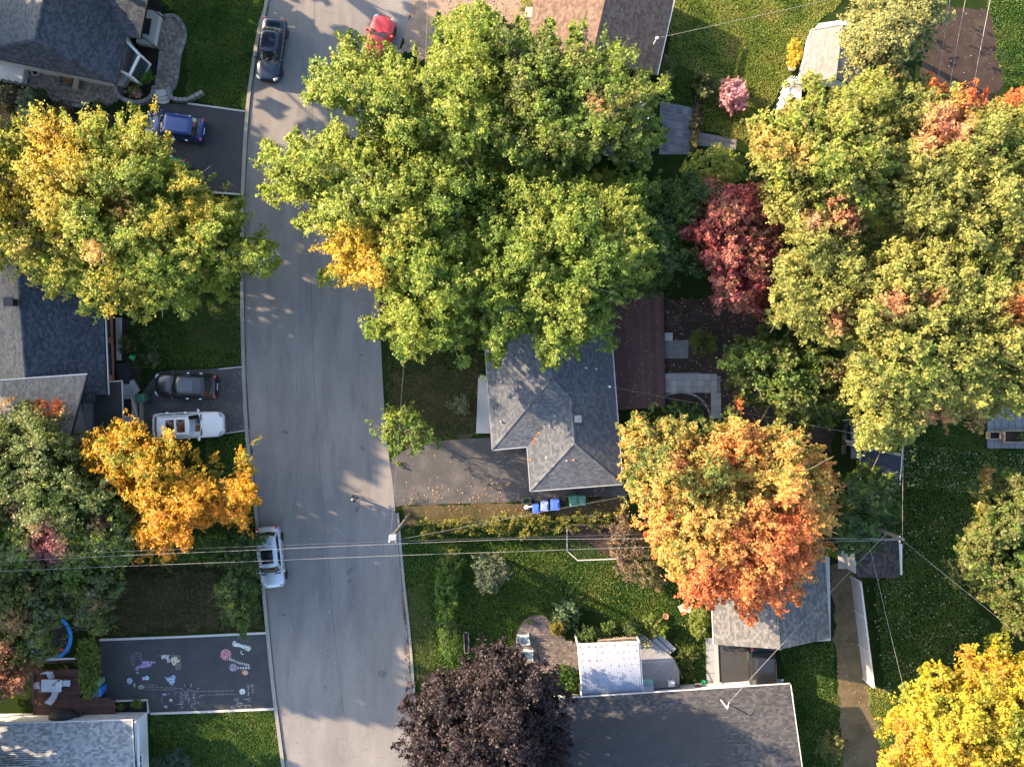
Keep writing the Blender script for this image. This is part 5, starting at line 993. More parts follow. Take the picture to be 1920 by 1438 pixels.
# ------------------------------------------------------------------ vehicles (local x forward)
def paint(name, col, metal=.35, rough=.28): return mat(name, col, rough, .05, .6, 6, metal=metal, coat=.35, spec=.4)
HLIGHT = mat('headlamp_glass', (.2, .21, .23), .1, .1, 6, 20, spec=.8); TLIGHT = mat('tail_lamp', (.35, .015, .012), .15, .2, 6, 20, spec=.7)
def lerp_tab(tab, x):
    for (x0, v0), (x1, v1) in zip(tab, tab[1:]):
        if x <= x1: return v0 + (v1 - v0) * (x - x0) / (x1 - x0)
    return tab[-1][1]
def car(label, px, py, heading, pm, L=4.6, Wd=1.82, Ht=1.48, kind='sedan', roof=None, sunroof=0, rails=False, cat='car', name='car', bed=False, mirrorm=None):
    root = thing(name, label, cat); hw = Wd / 2; hl = L / 2; suv = kind in ('suv', 'hatch')
    belt = .92 if kind == 'sedan' else (1.0 if kind == 'hatch' else 1.08); hoodz = belt - .02
    cowl = hl - L * (.30 if kind != 'hatch' else .26); rfx = cowl - L * .115; rrx = -hl + L * (.27 if kind == 'sedan' else .13); rbx = -hl + L * (.145 if kind == 'sedan' else .035)
    if bed: rrx = -L * .02; rbx = -L * .08
    xs = [-hl, -hl + .06, -hl + .2, -hl + .5, rbx + .02 if rbx > -hl + .55 else -hl + .8, -.4, .3, cowl, cowl + .35, hl - .5, hl - .22, hl - .08, hl]
    xs = sorted(set(round(x, 3) for x in xs))
    wt = [(-hl, .74), (-hl + .06, .86), (-hl + .2, .94), (-hl + .5, .985), (-.4, 1.), (cowl, .995), (hl - .5, .96), (hl - .22, .88), (hl - .08, .74), (hl, .55)]
    zt = [(-hl, belt - .26), (-hl + .06, belt - .08), (-hl + .2, belt + (.03 if kind == 'sedan' else -.02)), (rbx, belt + .03), (cowl, hoodz), (cowl + .35, hoodz - .02), (hl - .5, hoodz - .1), (hl - .22, hoodz - .17), (hl - .08, hoodz - .25), (hl, hoodz - .36)]
    zt.sort(); m = MB(); vs = []; NP = 11
    for x in xs:
        w = hw * lerp_tab(wt, x); z = lerp_tab(zt, x); lo = .2 + (.08 if abs(x) > hl - .1 else 0)
        ys = [-w * .9, -w * .985, -w, -w * .985, -w * .90, -w * .5, w * .0, w * .5, w * .90, w * .985, w, w * .985, w * .9]
        zs = [lo, lo + .16, .58, z - .12, z - .025, z + .02, z + .035, z + .02, z - .025, z - .12, .58, lo + .16, lo]
        vs += [(x, y, q) for y, q in zip(ys, zs)]
    NP = 13; fs = []
    for i in range(len(xs) - 1):
        for k in range(NP - 1): fs.append((i * NP + k, i * NP + k + 1, (i + 1) * NP + k + 1, (i + 1) * NP + k))
        fs.append(((i + 1) * NP, (i + 1) * NP + NP - 1, i * NP + NP - 1, i * NP))
    fs.append(tuple(range(NP - 1, -1, -1))); fs.append(tuple(range((len(xs) - 1) * NP, len(xs) * NP)))
    fs = [f[::-1] for f in fs]
    body = m.add(vs, fs).build('body', pm, root, smooth=True, angle=50)
    # cabin
    wb = hw * .90; wr = hw * (.70 if kind == 'sedan' else .78); zb = belt - .03
    def ring(x0, x1, w, z, fr, rr_):
        return [(x0, 0, z), (x0 - fr * .35, w * .55, z), (x0 - fr, w * .9, z), (x0 - fr - .18, w, z), ((x0 + x1) / 2, w * 1.005, z), (x1 + rr_ + .15, w * .985, z), (x1 + rr_, w * .88, z), (x1 + rr_ * .3, w * .5, z),
                (x1, 0, z), (x1 + rr_ * .3, -w * .5, z), (x1 + rr_, -w * .88, z), (x1 + rr_ + .15, -w * .985, z), ((x0 + x1) / 2, -w * 1.005, z), (x0 - fr - .18, -w, z), (x0 - fr, -w * .9, z), (x0 - fr * .35, -w * .55, z)]
    R0 = ring(cowl + .02, rbx, wb, zb, .16, .1); R1 = ring(rfx + .03, rrx - .03, wr * 1.03, Ht - .07, .12, .08); R2 = ring(rfx - .05, rrx + .06, wr * .95, Ht - .015, .12, .08); R3 = ring(rfx - .3, rrx + .3, wr * .6, Ht, .05, .05)
    n = 16; c = MB(); cv = R0 + R1
    c.add(cv, [(k, (k + 1) % n, n + (k + 1) % n, n + k) for k in range(n)]).build('cabin_pillars', roof or pm, root, smooth=True, angle=30)
    rf = MB().add(R1 + R2 + R3, [(k, (k + 1) % n, n + (k + 1) % n, n + k) for k in range(n)] + [(n + k, n + (k + 1) % n, 2 * n + (k + 1) % n, 2 * n + k) for k in range(n)] + [tuple(range(2 * n, 3 * n))]).build('roof', roof or pm, root, smooth=True, angle=60)
    def glass(nm, ks, shr0=.06, shr1=.10, trimA=.04, trimB=.04):
        P0 = [Vector(R0[k % n]) for k in ks]; P1 = [Vector(R1[k % n]) for k in ks]; g = MB(); V = []
        cen = Vector((0, 0, zb))
        for j, (a, b) in enumerate(zip(P0, P1)):
            if j == 0: a = a.lerp(P0[1], trimA); b = b.lerp(P1[1], trimA)
            if j == len(ks) - 1: a = a.lerp(P0[-2], trimB); b = b.lerp(P1[-2], trimB)
            o = Vector((a.x - (cowl + rbx) / 2, a.y, 0)); o.normalize(); o = (o + Vector((0, 0, .6))).normalized() * .012
            V += [a.lerp(b, shr0) + o, a.lerp(b, .5) + o * 1.6, a.lerp(b, 1 - shr1) + o]
        for j in range(len(ks) - 1):
            for t in (0, 1): g.add([V[3 * j + t], V[3 * j + 3 + t], V[3 * j + 4 + t], V[3 * j + 1 + t]], [(0, 1, 2, 3)])
        return g.build(nm, CGLASS, root, smooth=True)
    glass('windshield', [14, 15, 0, 1, 2], .03, .02, .05, .05); glass('rear_window', [6, 7, 8, 9, 10], .12 if kind == 'sedan' else .35, .04, .06, .06)
    for s in ([3, 4], [4, 5], [12, 13], [11, 12]): glass('side_window', s, .14, .08, .06, .06)
    for k in range(sunroof):
        x1 = rfx - .28 - k * .78; x0 = x1 - (.62 if sunroof > 1 else 1.0); wv = wr * .62
        MB().prism([(x0, -wv), (x1, -wv), (x1, wv), (x0, wv)], Ht - .03, Ht + .012).build('sunroof', CGLASS, root, bevel=.02)
    if rails:
        for s in (-1, 1): MB().tube([(rfx - .15, s * wr * .9, Ht - .03), (rfx - .3, s * wr * .9, Ht + .035), (rrx + .35, s * wr * .9, Ht + .035), (rrx + .2, s * wr * .9, Ht - .03)], .022, 6).build('roof_rail', BLACKM, root, smooth=True)
    wrad = .33 if not suv else .36
    for fx in (hl - L * .185, -hl + L * .185):
        for s in (-1, 1):
            y = s * (hw - .10); w = MB().lathe([(wrad * .62, -.11), (wrad * .94, -.115), (wrad, -.08), (wrad, .08), (wrad * .94, .115), (wrad * .62, .11)], 20, (fx, y, wrad), 'y').build('wheel', RUBBER, root, smooth=True)
            rm = MB().lathe([(wrad * .6, -.09), (wrad * .6, .09), (wrad * .2, .1)] if s > 0 else [(wrad * .2, -.1), (wrad * .6, -.09), (wrad * .6, .09)], 14, (fx, y, wrad), 'y').build('rim', RIM, w, smooth=True)
    for s in (-1, 1):
        MB().ell((hl - .24, s * hw * .70, hoodz - .235), (.24, .15, .075), m=Matrix.Rotation(s * -.75, 3, 'Z')).build('headlight', HLIGHT, root, smooth=True)
        MB().ell((-hl + .1, s * hw * .76, belt - .13), (.10, .18, .09), m=Matrix.Rotation(s * .5, 3, 'Z')).build('tail_light', TLIGHT, root, smooth=True)
        MB().ell((cowl - .12, s * (hw + .07), belt + .06), (.10, .14, .08)).box((cowl - .12, s * (hw - .04), belt + .02), (.08, .16, .04)).build('mirror', mirrorm or pm, root, smooth=True)
    MB().box((hl - .035, 0, .42), (.1, Wd * .5, .16)).build('grille', BLACKM, root, bevel=.03); MB().box((-hl + .0, 0, .62), (.02, .5, .12)).build('licence_plate', WHITE, root)
    MB().box((-hl + .06, 0, .38), (.16, Wd * .72, .14)).build('bumper', BLACKM, root, bevel=.04)
    MB().ribbon([(cowl + .03, -hw * .8), (cowl + .07, 0), (cowl + .03, hw * .8)], .1, hoodz + .022).build('cowl_panel', BLACKM, root)
    for s in (-.32, .28): MB().bar((cowl + .02, s * hw, belt + .03), (cowl - .2, s * hw + .42, belt + .16), .02, .02).build('wiper', BLACKM, root)
    for x in (cowl - .35, (cowl + rbx) / 2 - .1, rbx + .75):
        for s in (-1, 1): MB().box((x, s * (hw * .99), .72), (.015, .03, .55)).build('door_gap', BLACKM, root)
    for x in (cowl - 1.15, rbx + .95):
        for s in (-1, 1): MB().box((x, s * (hw + .005), belt - .16), (.2, .04, .035)).build('door_handle', CHROME, root)
    place(root, px, py, .012, math.radians(heading)); return root
Pnavy = paint('midnight_blue_paint', (.012, .018, .032)); Pred = paint('red_paint', (.36, .006, .007), .0, .5); Pblue = paint('royal_blue_paint', (.006, .026, .115), .2); Pblack = paint('black_paint', (.016, .018, .022)); Pwhite = paint('white_car_paint', (.5, .5, .5), 0., .3); Psilver = paint('silver_paint', (.36, .39, .43), .45, .3); Pgreen = paint('green_car_paint', (.02, .14, .035), .2)
car('dark navy sedan parked at the kerb near the lawn', 514, 101, -98, Pnavy, 4.65, 1.82, 1.46, 'sedan', sunroof=0)
car('red car with its rear under the maple branches', 710, 93, 74, Pred, 4.6, 1.84, 1.46, 'sedan')
car('bright blue hatchback on the dark driveway', 335, 244, 172, Pblue, 4.35, 1.8, 1.58, 'hatch')
car('green car mostly hidden beneath the yellow green maple', 300, 318, 172, Pgreen, 4.4, 1.8, 1.5, 'hatch')
car('black suv with glass roof parked beside the white suv', 356, 723, 178, Pblack, 4.6, 1.88, 1.68, 'suv', roof=paint('graphite_roof', (.022, .024, .028)), sunroof=1, rails=True)
car('white suv with twin sunroof panels and black glass', 361, 796, 2, Pwhite, 5.2, 1.95, 1.75, 'suv', sunroof=2, rails=True)
car('silver hatchback with sunroof parked at the kerb', 513, 1041, -84, Psilver, 4.55, 1.82, 1.5, 'hatch', sunroof=1)
car('black suv parked between the garage and the charcoal house', 1424, 1262, -88, Pblack, 4.6, 1.9, 1.72, 'suv')

# ------------------------------------------------------------------ bins, furniture
def bin_(label, px, py, rot, colr, z=.0, sc=1.0, group=None):
    r = thing('wheeled_bin', label, 'bin', group=group); dk = tuple(c * .75 for c in colr); w = .62 * sc; d_ = .72 * sc; hh = 1.05 * sc
    MB().box((0, 0, hh / 2 + .04), (w * .8, d_ * .78, hh - .06), col=dk, m=None, taper=1.2).build('body', PLAST, r, bevel=.03)
    MB().box((0, -.02, hh + .05), (w * 1.02, d_ * 1.04, .07), col=colr, taper=.93).box((0, -.02, hh + .10), (w * .7, d_ * .62, .05), col=colr, taper=.9).build('lid', PLAST, r, bevel=.02)
    MB().tube([(-w * .42, d_ * .52, hh - .02), (-w * .3, d_ * .60, hh), (w * .3, d_ * .60, hh), (w * .42, d_ * .52, hh - .02)], .022, 6, col=dk).build('handle', PLAST, r)
    for s in (-1, 1): MB().lathe([(.13, -.04), (.13, .04)], 14, (s * w * .42, d_ * .36, .13), 'x').build('wheel', RUBBER, r)
    place(r, px, py, z, rot); return r
BL = (.04, .10, .42); LBL = (.16, .22, .50); GN = (.05, .14, .085); PGN = (.13, .24, .155)
bin_('tipped royal blue bin with a white hose on it', 1004, 950, .12, BL, sc=.85); bin_('pale blue wheeled bin between the two bluer bins', 1020, 945, 0, LBL, sc=.92); bin_('bright blue wheeled bin beside the loose tyre', 1039, 942, .02, BL, sc=1.05)
bin_('green wheeled bin leaning toward the hip roofed house wall', 1073, 934, .16, GN, sc=1.1); bin_('pale green wheeled bin squeezed against a darker green one', 1088, 934, -.03, (.07, .17, .11))
bin_('green wheeled bin standing at the porch slab by the black suv', 276, 746, -1.5, (.03, .10, .055), sc=1.0)
bin_('light green bin at the end of the clipped hedge', 192, 1272, 1.6, PGN, sc=.85); bin_('blue bin next to the light green one by the hedge', 194, 1287, 1.62, (.03, .15, .5), sc=1.0)
ty = thing('tyre', 'loose car tyre lying by the blue and green bins', 'tyre', W(1055, 942))
c = W(1055, 942); MB().lathe([(.14, .02), (.24, 0), (.3, .06), (.3, .14), (.24, .19), (.14, .17)], 20, (c[0], c[1], .0)).build('tread', RUBBER, ty, smooth=True); MB().lathe([(.145, .03), (.145, .13), (.05, .15)], 14, (c[0], c[1], .0)).build('rim', RIM, ty, smooth=True)
hb = thing('garden_tool', 'white handled scoop lying on the pile by the bins', 'tool', W(990, 948)); c = W(988, 950); MB().ell((c[0], c[1], .22), (.24, .17, .2)).build('scoop', WHITE, hb, smooth=True); MB().tube([(c[0] + .1, c[1], .25), (c[0] + .55, c[1] + .25, .95)], .035, 6).build('handle', WHITE, hb)
cr = thing('crate', 'dark open crate standing beside the white handled scoop', 'crate', W(988, 938)); c = W(988, 938); m = MB()
for a, b in (((-.3, -.2), (.3, -.2)), ((.3, -.2), (.3, .2)), ((.3, .2), (-.3, .2)), ((-.3, .2), (-.3, -.2))): m.bar((c[0] + a[0], c[1] + a[1], .2), (c[0] + b[0], c[1] + b[1], .2), .04, .4)
m.build('sides', mat('green_crate', (.05, .07, .05), .7), cr); MB().box((c[0], c[1], .03), (.6, .4, .06)).build('base', MATS['green_crate'], cr)

def adirondack(label, px, py, rot, group):
    r = thing('garden_chair', label, 'chair', group=group); colr = (.30, .36, .36); m = MB()
    for k in range(5): MB().box((0, .28 - .12 * k, .36 - .03 * k), (.54, .105, .03), col=colr).build('seat_slat', PLAST, r)
    for k in range(5): x = -.22 + .11 * k; MB().bar((x, -.24, .25), (x * 1.25, -.62, 1.0 - abs(k - 2) * .06), .1, .025, col=colr).build('back_slat', PLAST, r)
    for s in (-1, 1):
        MB().bar((s * .32, .34, .6), (s * .32, -.4, .58), .12, .03, col=colr).build('armrest', PLAST, r); MB().box((s * .3, .3, .3), (.06, .08, .6), col=colr).build('leg', PLAST, r); MB().bar((s * .28, .34, .34), (s * .28, -.55, .0), .04, .1, col=colr).build('leg', PLAST, r)
    place(r, px, py, .05, rot); return r
adirondack('blue grey slatted garden chair on the paver patio', 984, 1195, math.radians(-82), 'chairs on the paver patio'); adirondack('blue grey slatted garden chair on the paver patio', 991, 1223, math.radians(-92), 'chairs on the paver patio')

def sling_chair(label, px, py, rot, group, z=.37):
    r = thing('patio_chair', label, 'chair', group=group); cl = (.52, .52, .53)
    MB().box((0, .02, .43), (.5, .5, .03), col=cl).build('seat', PLAST, r, bevel=.02); MB().bar((0, -.24, .45), (0, -.46, 1.02), .5, .03, col=cl).build('backrest', PLAST, r)
    for s in (-1, 1):
        MB().tube([(s * .28, .28, .0), (s * .28, .26, .64), (s * .28, -.34, .64)], .018, 6).build('arm_frame', BLACKM, r)
        MB().tube([(s * .27, -.22, .44), (s * .27, -.36, .0)], .018, 6).build('leg', BLACKM, r)
    place(r, px, py, z, rot); return r
tb = thing('patio_table', 'white rectangular patio table on the red brown deck', 'table'); cl = (.55, .55, .57)
MB().box((0, 0, .72), (1.5, .92, .04), col=cl).build('tabletop', PLAST, tb, bevel=.08)
for sx in (-1, 1):
    for sy in (-1, 1): MB().box((sx * .62, sy * .36, .35), (.05, .05, .7)).build('leg', BLACKM, tb)
place(tb, 107, 1278, .37, 0)
fu = thing('furled_parasol', 'thin furled parasol lying across the white patio table', 'parasol'); MB().tube([(-.35, -.28, 0), (.35, .28, .02)], .025, 8).build('pole', BLACKM, fu); MB().tube([(-.1, -.08, .0), (.32, .26, .02)], [.03, .045], 8).build('canopy', mat('dark_canvas', (.03, .03, .035), .9), fu); place(fu, 107, 1278, 1.15, 0)
G = 'white chairs round the deck table'
sling_chair('white patio chair drawn back toward the deck lattice', 101, 1262, math.radians(200), G); sling_chair('white patio chair leaning against the red brown deck railing', 76, 1280, math.radians(108), G)
sling_chair('white patio chair at the hedge end of the table', 131, 1276, math.radians(-92), G); sling_chair('white patio chair on the house side of the table', 109, 1298, math.radians(-22), G)
bq = thing('barbecue', 'barbecue under a black cover against the white bungalow', 'barbecue'); m = MB().ell((0, 0, .55), (.98, .46, .55), 18, 9); [None]
m.v = [(p[0], p[1] * (1.1 if p[2] < .5 else 1), max(0.0, p[2])) for p in m.v]; m.build('cover', mat('black_cover', (.022, .024, .027), .65, .4, 3, 9, 1.), bq, smooth=True, angle=80)
MB().box((0, 0, .2), (1.2, .5, .4)).build('cart', BLACKM, bq); place(bq, 124, 1336, .37, .05)
pl = thing('propane_tank', 'round dark gas tank beside the covered barbecue', 'gas tank'); MB().lathe([(.05, 0), (.17, .04), (.19, .12), (.19, .34), (.12, .44), (.05, .46)], 14).build('tank', BLACKM, pl, smooth=True); MB().lathe([(.11, .44), (.11, .53)], 12).build('collar', BLACKM, pl); place(pl, 152, 1339, .37)
pl = thing('garden_pot', 'olive green plant pot between gas tank and step', 'pot'); MB().lathe([(.12, 0), (.19, .32), (.21, .34), (.17, .33), (.15, .2)], 14, col=(.06, .09, .05)).build('pot', PLAST, pl, smooth=True); MB().lathe([(.165, .26), (.02, .28)], 12).build('soil', SOIL, pl); place(pl, 160, 1333, .37)
# trampoline
tr = thing('trampoline', 'round trampoline with bright blue rim pad under the maple', 'trampoline'); R_ = 1.75
m = MB(); ns = 40; vs = []; fs = []
for k in range(ns):
    a = 2 * math.pi * k / ns
    for (rr, zz) in ((R_ - .26, .80), (R_ - .24, .84), (R_, .84), (R_ + .02, .79)): vs.append((rr * math.cos(a), rr * math.sin(a), zz))
for k in range(ns):
    for j in range(4): k2 = (k + 1) % ns; fs.append((k * 4 + j, k2 * 4 + j, k2 * 4 + (j + 1) % 4, k * 4 + (j + 1) % 4))
m.add(vs, [f[::-1] for f in fs], col=(.03, .24, .62)).build('rim_pad', PLAST, tr, smooth=True)
MB().lathe([(R_ - .3, .76), (R_ - .3, .79)], 40).build('mat', mat('trampoline_mat', (.012, .012, .014), .7), tr)
for k in range(6):
    a = k * math.pi / 3 + .2; MB().tube([(R_ * .97 * math.cos(a), R_ * .97 * math.sin(a), 0), (R_ * .97 * math.cos(a), R_ * .97 * math.sin(a), .8)], .03, 8).build('leg', RIM, tr)
place(tr, 103, 1188, 0)
ty2 = thing('cushion', 'red cushion lying on the trampoline mat', 'cushion'); MB().box((0, 0, .07), (.5, .22, .12), col=(.45, .05, .04)).build('cushion', PLAST, ty2, bevel=.05); place(ty2, 114, 1218, .79, .1)
# fire pit and bench on the paver patio
fp = thing('fire_pit', 'square stone fire pit with rusty bowl on the patio', 'fire pit'); m = MB()
for k in range(4):
    a = k * math.pi / 2
    for j in range(3): MB().box((math.cos(a) * .42 - math.sin(a) * (.3 * (j - 1)), math.sin(a) * .42 + math.cos(a) * (.3 * (j - 1)), .18), (.16, .29, .36), rz=a, col=(.09, .085, .08)).build('stone', PAVER, fp)
MB().lathe([(.1, .16), (.28, .2), (.33, .3), (.3, .3), (.2, .22)], 18).build('bowl', mat('rusty_steel', (.22, .085, .03), .8, .4, 4, 20), fp, smooth=True); place(fp, 129, 151, .06, math.radians(-11))
bn = thing('bench', 'low dark bench beside the square fire pit', 'bench'); MB().box((0, 0, .42), (.4, 1.1, .05)).build('seat', WOOD, bn)
for s in (-1, 1): MB().box((0, s * .45, .2), (.36, .06, .4)).build('leg', WOOD, bn)
place(bn, 149, 157, .06, math.radians(-11))
pc = thing('garden_planter', 'pale grey planter at the house wall above the patio', 'planter'); MB().lathe([(.16, 0), (.27, .4), (.3, .42), (.24, .41), (.22, .3)], 16, col=(.4, .39, .38)).build('pot', PLAST, pc, smooth=True); MB().lathe([(.235, .34), (.02, .37)], 12).build('soil', MULCH, pc); place(pc, 72, 139, .06)
# things at the grey deck
bx = thing('storage_box', 'teal and blue storage tote under the awning edge', 'box'); MB().box((0, .12, .2), (.75, .35, .4), col=(.2, .42, .42)).build('teal_bin', PLAST, bx, bevel=.03); MB().box((0, -.28, .17), (.78, .36, .34), col=(.16, .3, .55)).build('blue_bin', PLAST, bx, bevel=.03); MB().box((0, -.28, .36), (.8, .4, .04), col=(.4, .5, .62)).build('lid', PLAST, bx, bevel=.02); place(bx, 1214, 1280, .5)
ch = thing('patio_chair', 'white moulded chair by the bottom house window', 'chair'); MB().box((0, 0, .42), (.46, .46, .04), col=(.62, .65, .7)).build('seat', PLAST, ch, bevel=.08); MB().ell((0, .24, .72), (.23, .05, .3), col=(.62, .65, .7)).build('backrest', PLAST, ch, smooth=True)
for sx in (-1, 1):
    for sy in (-1, 1): MB().box((sx * .19, sy * .19, .2), (.05, .05, .42), col=(.62, .65, .7)).build('leg', PLAST, ch)
place(ch, 1257, 1277, .5, .1)
fpot = thing('flower_pot', 'potted plant with pale blooms on the grey deck corner', 'flower pot'); MB().lathe([(.13, 0), (.2, .3), (.22, .32), (.17, .31), (.15, .2)], 14, col=(.25, .2, .17)).build('pot', PLAST, fpot, smooth=True)
rng = np.random.default_rng(3); q = rng.normal(size=(260, 3)) * np.array([.17, .17, .1]) + np.array([0, 0, .48]); leaves_mesh('foliage', q, rng.normal(size=(260, 3)) * .5 + np.array([0, 0, 1]), np.full(260, .09), np.where(rng.random((260, 1)) < .25, np.array([[.5, .48, .3]]), np.array([[.07, .1, .02]])), fpot, LEAF, rng); place(fpot, 1210, 1203, .5)
tp = thing('flower_pot', 'round terracotta pot on the sunlit lawn', 'flower pot'); MB().lathe([(.13, 0), (.2, .26), (.22, .3), (.18, .3), (.15, .2)], 16, col=(.5, .2, .1)).build('pot', PLAST, tp, smooth=True); MB().lathe([(.175, .25), (.02, .27)], 12).build('soil', DIRT, tp); place(tp, 1247, 1153)
kp = thing('flower_pot', 'dark pot of seedlings on the round paver patio', 'flower pot'); MB().lathe([(.14, 0), (.21, .28), (.18, .28), (.15, .2)], 14, col=(.05, .05, .05)).build('pot', PLAST, kp, smooth=True); q = rng.normal(size=(90, 3)) * np.array([.12, .12, .06]) + np.array([0, 0, .36]); leaves_mesh('foliage', q, rng.normal(size=(90, 3)) * .5 + np.array([0, 0, 1]), np.full(90, .08), np.tile([[.08, .11, .02]], (90, 1)), kp, LEAF, rng); place(kp, 992, 1163, .06)
ac = thing('hose_reel', 'metal cart with green hose by the side step', 'hose cart'); m = MB()
for s in (-1, 1): m.bar((s * .24, -.2, 0), (s * .24, .2, .8), .04, .04)
m.bar((-.24, .2, .78), (.24, .2, .78), .04, .04); m.bar((-.24, 0, .4), (.24, 0, .4), .05, .05); m.build('frame', RIM, ac); MB().lathe([(.22, -.14), (.22, .14)], 16, (0, 0, .38), 'x').build('reel', BLACKM, ac)
MB().lathe([(.2, 0), (.23, .1), (.2, .2)], 14, (.5, .05, .0), col=(.02, .3, .1)).build('coiled_hose', PLAST, ac, smooth=True); MB().tube([(.3, .05, .05), (.22, 0, .3)], .03, 6, col=(.02, .3, .1)).build('hose', PLAST, ac); place(ac, 1305, 1279)
sp = thing('downspout', 'white downspout elbow at the charcoal house corner', 'downspout'); MB().tube([(-.25, -.35, .35), (-.18, -.15, .18), (.35, .0, .08)], .07, 8).build('pipe', WHITE, sp); place(sp, 1459, 1273)
tr2 = thing('garden_trough', 'narrow dark planting trough on the shaded lawn', 'planter'); m = MB()
for a, b in (((-.17, -.75), (.17, -.75)), ((.17, -.75), (.17, .75)), ((.17, .75), (-.17, .75)), ((-.17, .75), (-.17, -.75))): m.bar((a[0], a[1], .14), (b[0], b[1], .14), .04, .3)
m.build('trough', GREYSID, tr2); MB().box((0, 0, .1), (.32, 1.46, .2)).build('soil', SOIL, tr2); place(tr2, 875, 1203, 0, .05)
ps = thing('slab_pile', 'two loose stone slabs leaning by the garage bush', 'slabs'); MB().box((-.15, 0, .05), (.55, .5, .08), rz=.5, col=(.36, .3, .24)).build('slab', PAVER, ps); MB().box((.22, -.08, .11), (.5, .45, .07), rz=-.3, col=(.4, .35, .29)).build('slab', PAVER, ps); place(ps, 1283, 1139)
rk = thing('rock', 'pale rock at the foot of the golden shed shrub', 'rock'); m = MB().ell((0, 0, .16), (.3, .22, .24), 9, 6, col=(.5, .47, .4)); m.v = [(p[0] + random.uniform(-.03, .03), p[1] + random.uniform(-.03, .03), max(0, p[2] + random.uniform(-.03, .03))) for p in m.v]; m.build('boulder', PAVER, rk); place(rk, 1484, 130)
bs = thing('metal_bracket', 'thin grey metal bracket on a post among golden branches', 'bracket'); MB().tube([(0, 0, 0), (0, 0, 2.6)], .04, 8).build('post', RIM, bs); m = MB(); m.bar((-.25, 0, 2.6), (.25, .15, 2.6), .03, .05); m.bar((-.2, -.35, 2.6), (.3, -.2, 2.6), .03, .05); m.bar((0, .1, 2.6), (.08, -.3, 2.6), .04, .05); m.build('bracket', RIM, bs); place(bs, 412, 893)
lc = thing('plant_cover', 'small bright green plant cover beside the house shrubs', 'plant cover'); MB().lathe([(.28, 0), (.2, .3), (.03, .55)], 4, col=(.06, .38, .14)).build('cover', PLAST, lc); place(lc, 249, 670, 0, .4)

# ------------------------------------------------------------------ board fence
fe = thing('board_fence', 'pale grey board fence in three bays along the straw path', 'fence', W(1606, 1176)); FM = mat('grey_fence', (.30, .27, .24), .85, .15, 1.5, 20, .2)
F0 = [(1594, 1080), (1602, 1144), (1610, 1208), (1618, 1271)]; FH = 1.75
for a, b in zip(F0, F0[1:]):
    A = Vector(W(*a)); B = Vector(W(*b)); n = 9
    for k in range(n):       # boards lie horizontally, one above another
        z = .1 + (FH - .1) * (k + .5) / n; s = random.uniform(.9, 1.1)
        MB().bar((A.x, A.y, z), (B.x, B.y, z), .03, (FH - .1) / n - .006).build('board', FM, fe)
for p in F0: c = W(*p); MB().box((c[0], c[1], FH / 2), (.11, .11, FH + .06)).build('post', mat('fence_post', (.42, .39, .35), .85, .12), fe)
MB().bar(W(*F0[0])[:2] + (FH + .03,), W(*F0[-1])[:2] + (FH + .03,), .12, .05).build('cap_rail', MATS['fence_post'], fe)
# dark hedge like stone edging by the walkway
sw = thing('stone_edging', 'rough dark stone edging beside the slab walkway', 'edging', W(1584, 820)); stones(sw, [(1586, 790), (1582, 815), (1580, 850)], 12, .2, .3, [(.05, .045, .04), (.09, .08, .07)])

# ------------------------------------------------------------------ poles and wires
def upole(label, base, top, zt, arms):
    r = thing('utility_pole', label, 'utility pole', W(*base)); a = W(*base); b = W(*top, zt)
    MB().tube([(a[0], a[1], -.1), (a[0] * .5 + b[0] * .5, a[1] * .5 + b[1] * .5, zt / 2), b], [.16, .14, .11], 10).build('pole', mat('pole_wood', (.10, .085, .07), .9, .3, 3, 20, .4), r, smooth=True)
    arms(r, Vector(b)); return r
def arm1(r, t):
    MB().box((t.x + .05, t.y, t.z - .15), (.5, .34, .5)).build('transformer_box', mat('pale_grey_metal', (.17, .18, .2), .5, .1), r, bevel=.04)
    MB().bar((t.x - .25, t.y - .3, t.z - .35), (t.x + .3, t.y - .3, t.z - .35), .08, .1).build('crossarm', MATS['pole_wood'], r)
    for s in (-.2, .2): MB().lathe([(.04, 0), (.06, .05), (.03, .12)], 8, (t.x + s, t.y - .3, t.z - .3)).build('insulator', WHITE, r)
    MB().bar((t.x, t.y, t.z - .35), (t.x, t.y - .32, t.z - .35), .06, .06).build('bracket', RIM, r)
def arm2(r, t):
    MB().bar((t.x - .15, t.y + .2, t.z - .2), (t.x - .15, t.y - .2, t.z - .2), .08, .08).build('crossarm', MATS['pole_wood'], r)
    for s in (-.15, .15): MB().lathe([(.03, 0), (.05, .05), (.025, .1)], 8, (t.x - .15, t.y + s, t.z - .16)).build('insulator', WHITE, r)
upole('street utility pole with pale transformer box above the kerb', (768, 966), (735, 1008), 9.0, arm1); upole('back lot utility pole rising behind the dark green tree', (1579, 963), (1693, 1011), 8.6, arm2)
WIREM = mat('wire', (.2, .195, .185), .6, .1); WIRED = mat('dark_wire', (.06, .06, .065), .6, .1)
def wire2(label, pts, r=.018, m=None, group=None):
    P = [Vector(W(*p)) for p in pts]; out = []
    for a, b in zip(P, P[1:]):
        for k in range(8): t = k / 8; out.append(a.lerp(b, t) + Vector((0, 0, -.007 * (a - b).length * 4 * t * (1 - t))))
    out.append(P[-1]); o = MB().tube(out, r, 5).build('overhead_wire', m or WIREM, origin=tuple(out[0])); tag(o, label, 'wire', group); return o
G = 'overhead wires across the street'
wire2('topmost of the three wires crossing the street', [(-200, 1052, 8.8), (480, 1024, 8.6), (735, 1015, 8.75), (1230, 1001, 8.4), (1692, 1012, 8.5)], .010, WIRED, G)
wire2('middle one of the three wires crossing the street', [(-200, 1062, 8.3), (480, 1031, 8.2), (960, 1011, 8.1), (1692, 1010, 8.3)], .011, WIREM, G)
